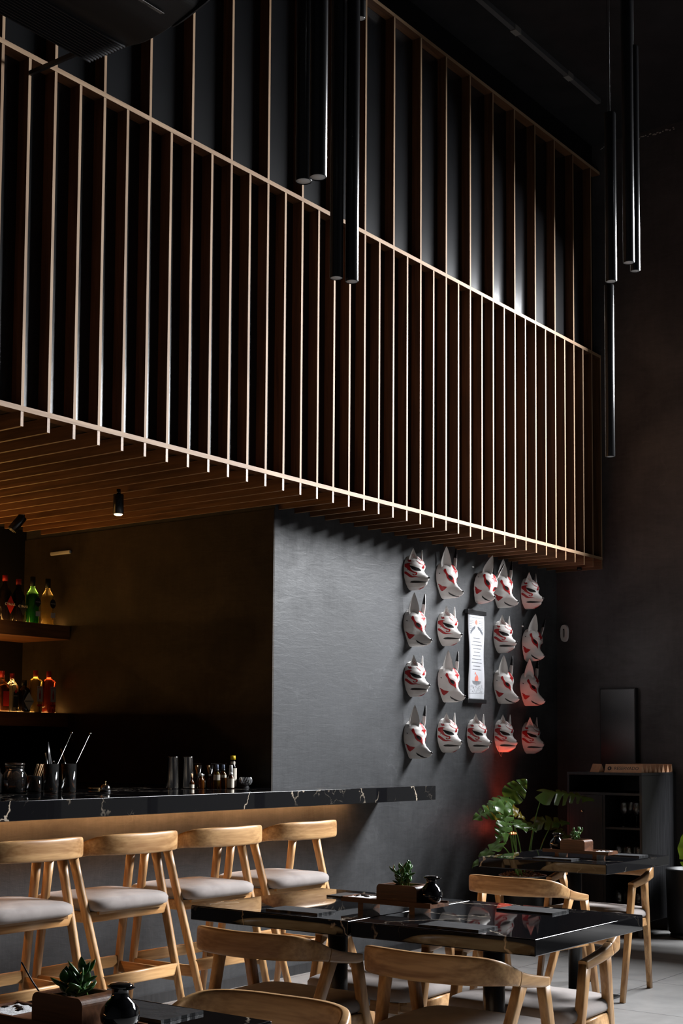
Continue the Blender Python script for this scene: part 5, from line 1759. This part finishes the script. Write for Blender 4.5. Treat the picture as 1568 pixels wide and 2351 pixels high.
# reserved signs: long card prisms lying side by side on the cabinet
def sign_mesh(h=0.062, w=0.050, l=0.30):
    bm = bmesh.new()
    a = [bm.verts.new(p) for p in ((-w/2, 0, 0), (w/2, 0, 0), (0, 0, h))]
    b = [bm.verts.new(p) for p in ((-w/2, l, 0), (w/2, l, 0), (0, l, h))]
    bm.faces.new(a); bm.faces.new(b[::-1])
    for k in range(3):
        bm.faces.new((a[k], b[k], b[(k+1) % 3], a[(k+1) % 3]))
    return bm
sg = None
posn = ('nearest us, reading RESERVADO', 'second from the front', 'third from the front', 'fourth from the front', 'fifth from the front', 'sixth from the front', 'seventh from the front', 'last in the row by the wall')
for k in range(8):
    loc = (9.474+0.0775*k+(0.004 if k % 2 else 0), 4.228+0.003*(k % 3), zt+0.0005)
    if k == 0:
        sg = obj('reserved_sign', sign_mesh(), 'kraft', None, loc)
        tag(sg, 'wooden card prism sign, '+posn[0], 'sign', 'reserved signs in a row on the cabinet')
        first = sg
        sl = math.atan2(0.025, 0.062)
        text_obj('lettering', 'RESERVADO', 0.036, 'label_dark', sg, (-0.0132, 0.125, 0.0305), (R(90)-sl*0+0, 0, R(-90)))
        sg.children[0].rotation_euler = Euler((R(90)-sl, 0, R(-90)), 'XYZ')
        lg = obj('logo', lathe_bm([(0, 0), (0.016, 0), (0.016, 0.0006), (0, 0.0006)], 24), 'label_dark', sg, (-0.0134, 0.262, 0.0305), (0, 0, 0))
        lg.rotation_euler = Euler((R(90)-sl, 0, R(-90)), 'XYZ')
        fl = bmesh.new()
        fv = [fl.verts.new((x, y, 0.0010)) for x, y in ((0, -0.010), (0.006, -0.004), (0.003, 0.001), (0.004, 0.010), (-0.005, 0.003), (-0.006, -0.004))]
        fl.faces.new(fv)
        obj('logo_flame', fl, 'kraft', lg)
    else:
        o = obj('reserved_sign', sign_mesh(), 'kraft', None, loc, (0, 0, R(0.6*math.sin(k*5))))
        tag(o, 'wooden card prism sign, '+posn[k], 'sign', 'reserved signs in a row on the cabinet')
o = obj('reserved_sign', sign_mesh(l=0.15), 'kraft', None, (9.47, 4.56, zt+0.0005), (0, 0, R(-38)))
tag(o, 'wooden card prism sign lying askew at the left end of the row', 'sign', 'reserved signs in a row on the cabinet')

# ------------------------------------------------------------------ plants
RV, FV, UV = Vector((0.595, -0.803, 0)), Vector((0.80, 0.60, 0)), Vector((0, 0, 1))
def monstera_leaf(L, Wd, cuts, droop=0.25, fold=0.2, seed=0, depth_cut=0.86):
    r = random.Random(seed)
    bm = bmesh.new()
    n, mcol = 96, 8
    cpos = {s: [0.24+0.60*(k+0.5+r.uniform(-0.15, 0.15))/max(cuts, 1) for k in range(cuts)] for s in (-1, 1)}
    for s in (-1, 1):
        rows = []
        for i in range(n+1):
            t = i/n
            # outer edge of a heart-shaped blade, base lobes reach back past the petiole
            ow = Wd*0.5*(math.sin(PI*min(1, (t*0.96+0.04))**0.62))**0.75
            oy = L*(-0.16+1.16*t)
            iy = L*max(0.0, min(1.0, t*0.97))
            for c in cpos[s]:
                d = abs(t-c)
                wdt = 0.030
                if d < wdt:
                    k_ = (1-(d/wdt)**2)
                    ow *= 1-depth_cut*k_
                    oy = oy+(iy-oy)*depth_cut*k_*0.7
            row = []
            for j in range(mcol+1):
                u = j/mcol
                x = ow*u
                y = iy+(oy-iy)*u**0.9
                z = fold*x*(1-u*0.5)-droop*(y/L)**2*L*0.5-0.55*droop*(x*x)/max(Wd, 0.01)*2.0+0.006*math.sin(t*22+s)*u
                row.append(bm.verts.new((s*x, y, z)))
            rows.append(row)
        for a, b in zip(rows, rows[1:]):
            for j in range(mcol):
                q = (a[j], a[j+1], b[j+1], b[j]) if s > 0 else (a[j+1], a[j], b[j], b[j+1])
                try:
                    bm.faces.new(q).smooth = True
                except ValueError:
                    pass
    bmesh.ops.remove_doubles(bm, verts=bm.verts[:], dist=1e-5)
    return bm

def place_leaf(parent, origin, base, tip_dir, normal, L, Wd, cuts, mat='leaf', droop=0.25, seed=0, stem_from=None, fold=0.2):
    y = Vector(tip_dir).normalized()
    z = Vector(normal)
    z = (z-y*z.dot(y)).normalized()
    x = y.cross(z)
    o = obj('leaf', monstera_leaf(L, Wd, cuts, droop, fold, seed), mat, parent)
    ML = Matrix.Translation(Vector(base)-Vector(origin)) @ Matrix((x, y, z)).transposed().to_4x4()
    o.matrix_local = ML
    if stem_from is not None:
        a = Vector(stem_from)-Vector(origin)
        b = Vector(base)-Vector(origin)
        mid = a.lerp(b, 0.55)+Vector((0, 0, 0.10*(b-a).length))
        c = spline([tuple(a), tuple(mid), tuple(b)], 14)
        obj('petiole', sweep_bm(c, [0.0055-0.0025*k/14 for k in range(15)], [0.0055-0.0025*k/14 for k in range(15)], e=1, seg=8), 'stem_green', o)
        for ch in o.children:
            ch.matrix_parent_inverse = ML.inverted()
    return o

PO = Vector((8.80, 4.87, 0))
pl = thing('plant_pot', 'dark round pot with a white inner rim and bark chips, behind the far table', 'pot', PO)
obj('pot', lathe_bm([(0, 0), (0.135, 0), (0.140, 0.006), (0.178, 0.465), (0.178, 0.470), (0.168, 0.470), (0.160, 0.40), (0, 0.398)], 48), 'black_plastic', pl)
obj('inner_rim', lathe_bm([(0.1585, 0.415), (0.1665, 0.472), (0.1755, 0.474), (0.1755, 0.4705), (0.168, 0.4702), (0.1605, 0.415)], 48, cap=False), 'white_plastic', pl)
bm = bmesh.new()
rb = random.Random(4)
for k in range(150):
    a, rr = rb.uniform(0, 2*PI), 0.145*math.sqrt(rb.random())
    c = Vector((rr*math.cos(a), rr*math.sin(a), 0.462+0.045*(1-rr/0.15)+rb.uniform(0, 0.012)))
    d = Vector((rb.uniform(-1, 1), rb.uniform(-1, 1), rb.uniform(-0.4, 0.4))).normalized()
    sweep(bm, [c-d*rb.uniform(0.008, 0.018), c+d*rb.uniform(0.008, 0.018)], rb.uniform(0.004, 0.008), rb.uniform(0.002, 0.004), e=0.5, seg=6)
lathe(bm, [(0, 0.399), (0.157, 0.399), (0.155, 0.458), (0, 0.495)], 24)
o = obj('bark_chips', bm, 'bark', pl)
o['kind'] = 'stuff'

mp_ = thing('monstera_plant', 'large split-leaved monstera growing from the dark pot by the mask wall', 'plant', (PO.x, PO.y, 0.44))
OR = Vector((PO.x, PO.y, 0.44))
def S(a, b):
    return (PO.x+a, PO.y+b, 0.44)
def dirv(r_, u_, f_=0.0):
    return RV*r_+UV*u_-FV*f_
place_leaf(mp_, OR, (8.18, 4.68, 1.00), dirv(-0.9, -0.22, 0.25), dirv(0.35, 0.75, 0.35), 0.23, 0.20, 4, seed=1, droop=0.5, stem_from=S(-0.05, 0.02))
place_leaf(mp_, OR, (8.17, 4.66, 1.00), dirv(0.10, -0.95, 0.3), dirv(0.7, 0.35, 0.6), 0.25, 0.20, 4, seed=2, droop=0.35, stem_from=S(-0.04, 0.0))
place_leaf(mp_, OR, (8.46, 4.78, 1.05), dirv(0.55, 0.65, 0.1), dirv(0.2, 0.5, 0.7), 0.17, 0.17, 2, seed=3, droop=0.4, stem_from=S(-0.02, 0.02))
place_leaf(mp_, OR, (8.44, 4.78, 1.04), dirv(-0.8, 0.0, 0.4), dirv(-0.1, 0.9, 0.4), 0.17, 0.17, 2, seed=13, droop=0.5)
place_leaf(mp_, OR, (8.95, 4.78, 1.075), dirv(0.97, 0.02, 0.22), dirv(0.35, 0.80, 0.45), 0.37, 0.26, 5, seed=4, droop=0.40, stem_from=S(0.02, 0.0), fold=-0.25)
place_leaf(mp_, OR, (8.62, 4.93, 0.99), dirv(0.85, -0.45, 0.1), dirv(0.3, 0.6, 0.5), 0.19, 0.15, 2, 'leaf_yellow', seed=5, droop=0.3, stem_from=S(-0.03, 0.03))
place_leaf(mp_, OR, (8.90, 4.82, 0.85), dirv(0.95, 0.12, 0.2), dirv(0.3, 0.75, 0.5), 0.25, 0.18, 3, seed=6, droop=0.35, stem_from=S(0.05, -0.01))
place_leaf(mp_, OR, (9.02, 4.75, 0.83), dirv(0.80, -0.50, 0.4), dirv(0.5, 0.7, 0.4), 0.22, 0.17, 4, seed=7, droop=0.45, stem_from=S(0.07, -0.03))
place_leaf(mp_, OR, (8.30, 4.78, 0.73), dirv(-0.85, -0.55, 0.3), dirv(-0.3, 0.8, 0.4), 0.26, 0.13, 2, seed=8, droop=0.3, stem_from=S(-0.07, -0.02))
place_leaf(mp_, OR, (8.60, 4.84, 0.88), dirv(0.45, -0.25, 0.75), dirv(0.4, 0.6, 0.6), 0.18, 0.17, 3, seed=9, droop=0.35, stem_from=S(-0.01, -0.03))
place_leaf(mp_, OR, (8.42, 4.80, 0.86), dirv(-0.35, -0.75, 0.5), dirv(0.4, 0.5, 0.7), 0.15, 0.13, 2, seed=10, droop=0.4, stem_from=S(-0.05, -0.03))
place_leaf(mp_, OR, (8.80, 4.90, 0.86), dirv(0.6, -0.2, 0.6), dirv(0.4, 0.6, 0.6), 0.17, 0.15, 3, seed=14, droop=0.4)
place_leaf(mp_, OR, (8.55, 4.90, 0.93), dirv(-0.6, 0.2, 0.3), dirv(-0.2, 0.3, 0.9), 0.15, 0.13, 1, 'leaf_yellow', seed=15, droop=0.3)

# red lamp staked behind the leaves
rl = thing('red_plant_lamp', 'small red glowing lamp hidden behind the monstera leaves', 'lamp', (9.10, 5.12, 0))
obj('stand', lathe_bm([(0, 0), (0.055, 0), (0.055, 0.006), (0.006, 0.012), (0.006, 0.70), (0, 0.70)], 20), 'black_metal', rl)
obj('head', lathe_bm([(0.0, 0.70), (0.026, 0.70), (0.032, 0.715), (0.032, 0.745), (0.0, 0.745)], 24), 'black_metal', rl)
obj('lens', lathe_bm([(0.0, 0.7455), (0.028, 0.7455), (0.024, 0.756), (0.0, 0.760)], 24), 'red_lens', rl)
lamp('red_glow', 'POINT', (0, 0, 0.80), 0.35, (1.0, 0.10, 0.06), parent=rl, shadow_soft_size=0.03)
lamp('red_beam', 'SPOT', (0, 0, 0.775), 18.0, (1.0, 0.10, 0.045), (PI, 0, 0), parent=rl, spot_size=R(76), spot_blend=1.0, shadow_soft_size=0.03)

# second planter at the right edge
PR = Vector((9.78, 3.97, 0))
pr = thing('plant_pot', 'dark cylindrical planter at the right edge of the photo', 'pot', PR)
obj('pot', lathe_bm([(0, 0.03), (0.17, 0.03), (0.19, 0.05), (0.20, 0.495), (0.195, 0.505), (0.180, 0.505), (0.175, 0.46), (0, 0.46)], 48), 'black_plastic', pr)
obj('base_ring', lathe_bm([(0, 0), (0.175, 0), (0.178, 0.006), (0.165, 0.0305), (0, 0.0305)], 40), 'black_metal', pr)
obj('soil', lathe_bm([(0, 0.461), (0.174, 0.461), (0.172, 0.470), (0, 0.476)], 32), 'soil', pr)
p2 = thing('monstera_plant', 'bright green leaf of a plant reaching in at the right edge', 'plant', (PR.x, PR.y, 0.477))
O2 = Vector((PR.x, PR.y, 0.477))
place_leaf(p2, O2, (9.49, 3.86, 0.745), dirv(-0.15, -0.95, 0.25), dirv(-0.85, 0.15, 0.55), 0.30, 0.26, 1, 'leaf_bright', seed=21, droop=0.25, stem_from=(9.76, 3.95, 0.478))
place_leaf(p2, O2, (9.72, 3.62, 0.95), dirv(0.35, -0.3, 0.6), dirv(0, 0.8, 0.5), 0.22, 0.22, 3, 'leaf_bright', seed=22, droop=0.4, stem_from=(9.80, 3.95, 0.478))
place_leaf(p2, O2, (9.62, 3.72, 1.05), dirv(0.1, 0.3, 0.9), dirv(0, 0.7, -0.4), 0.22, 0.22, 3, 'leaf_bright', seed=23, droop=0.4, stem_from=(9.79, 3.98, 0.478))
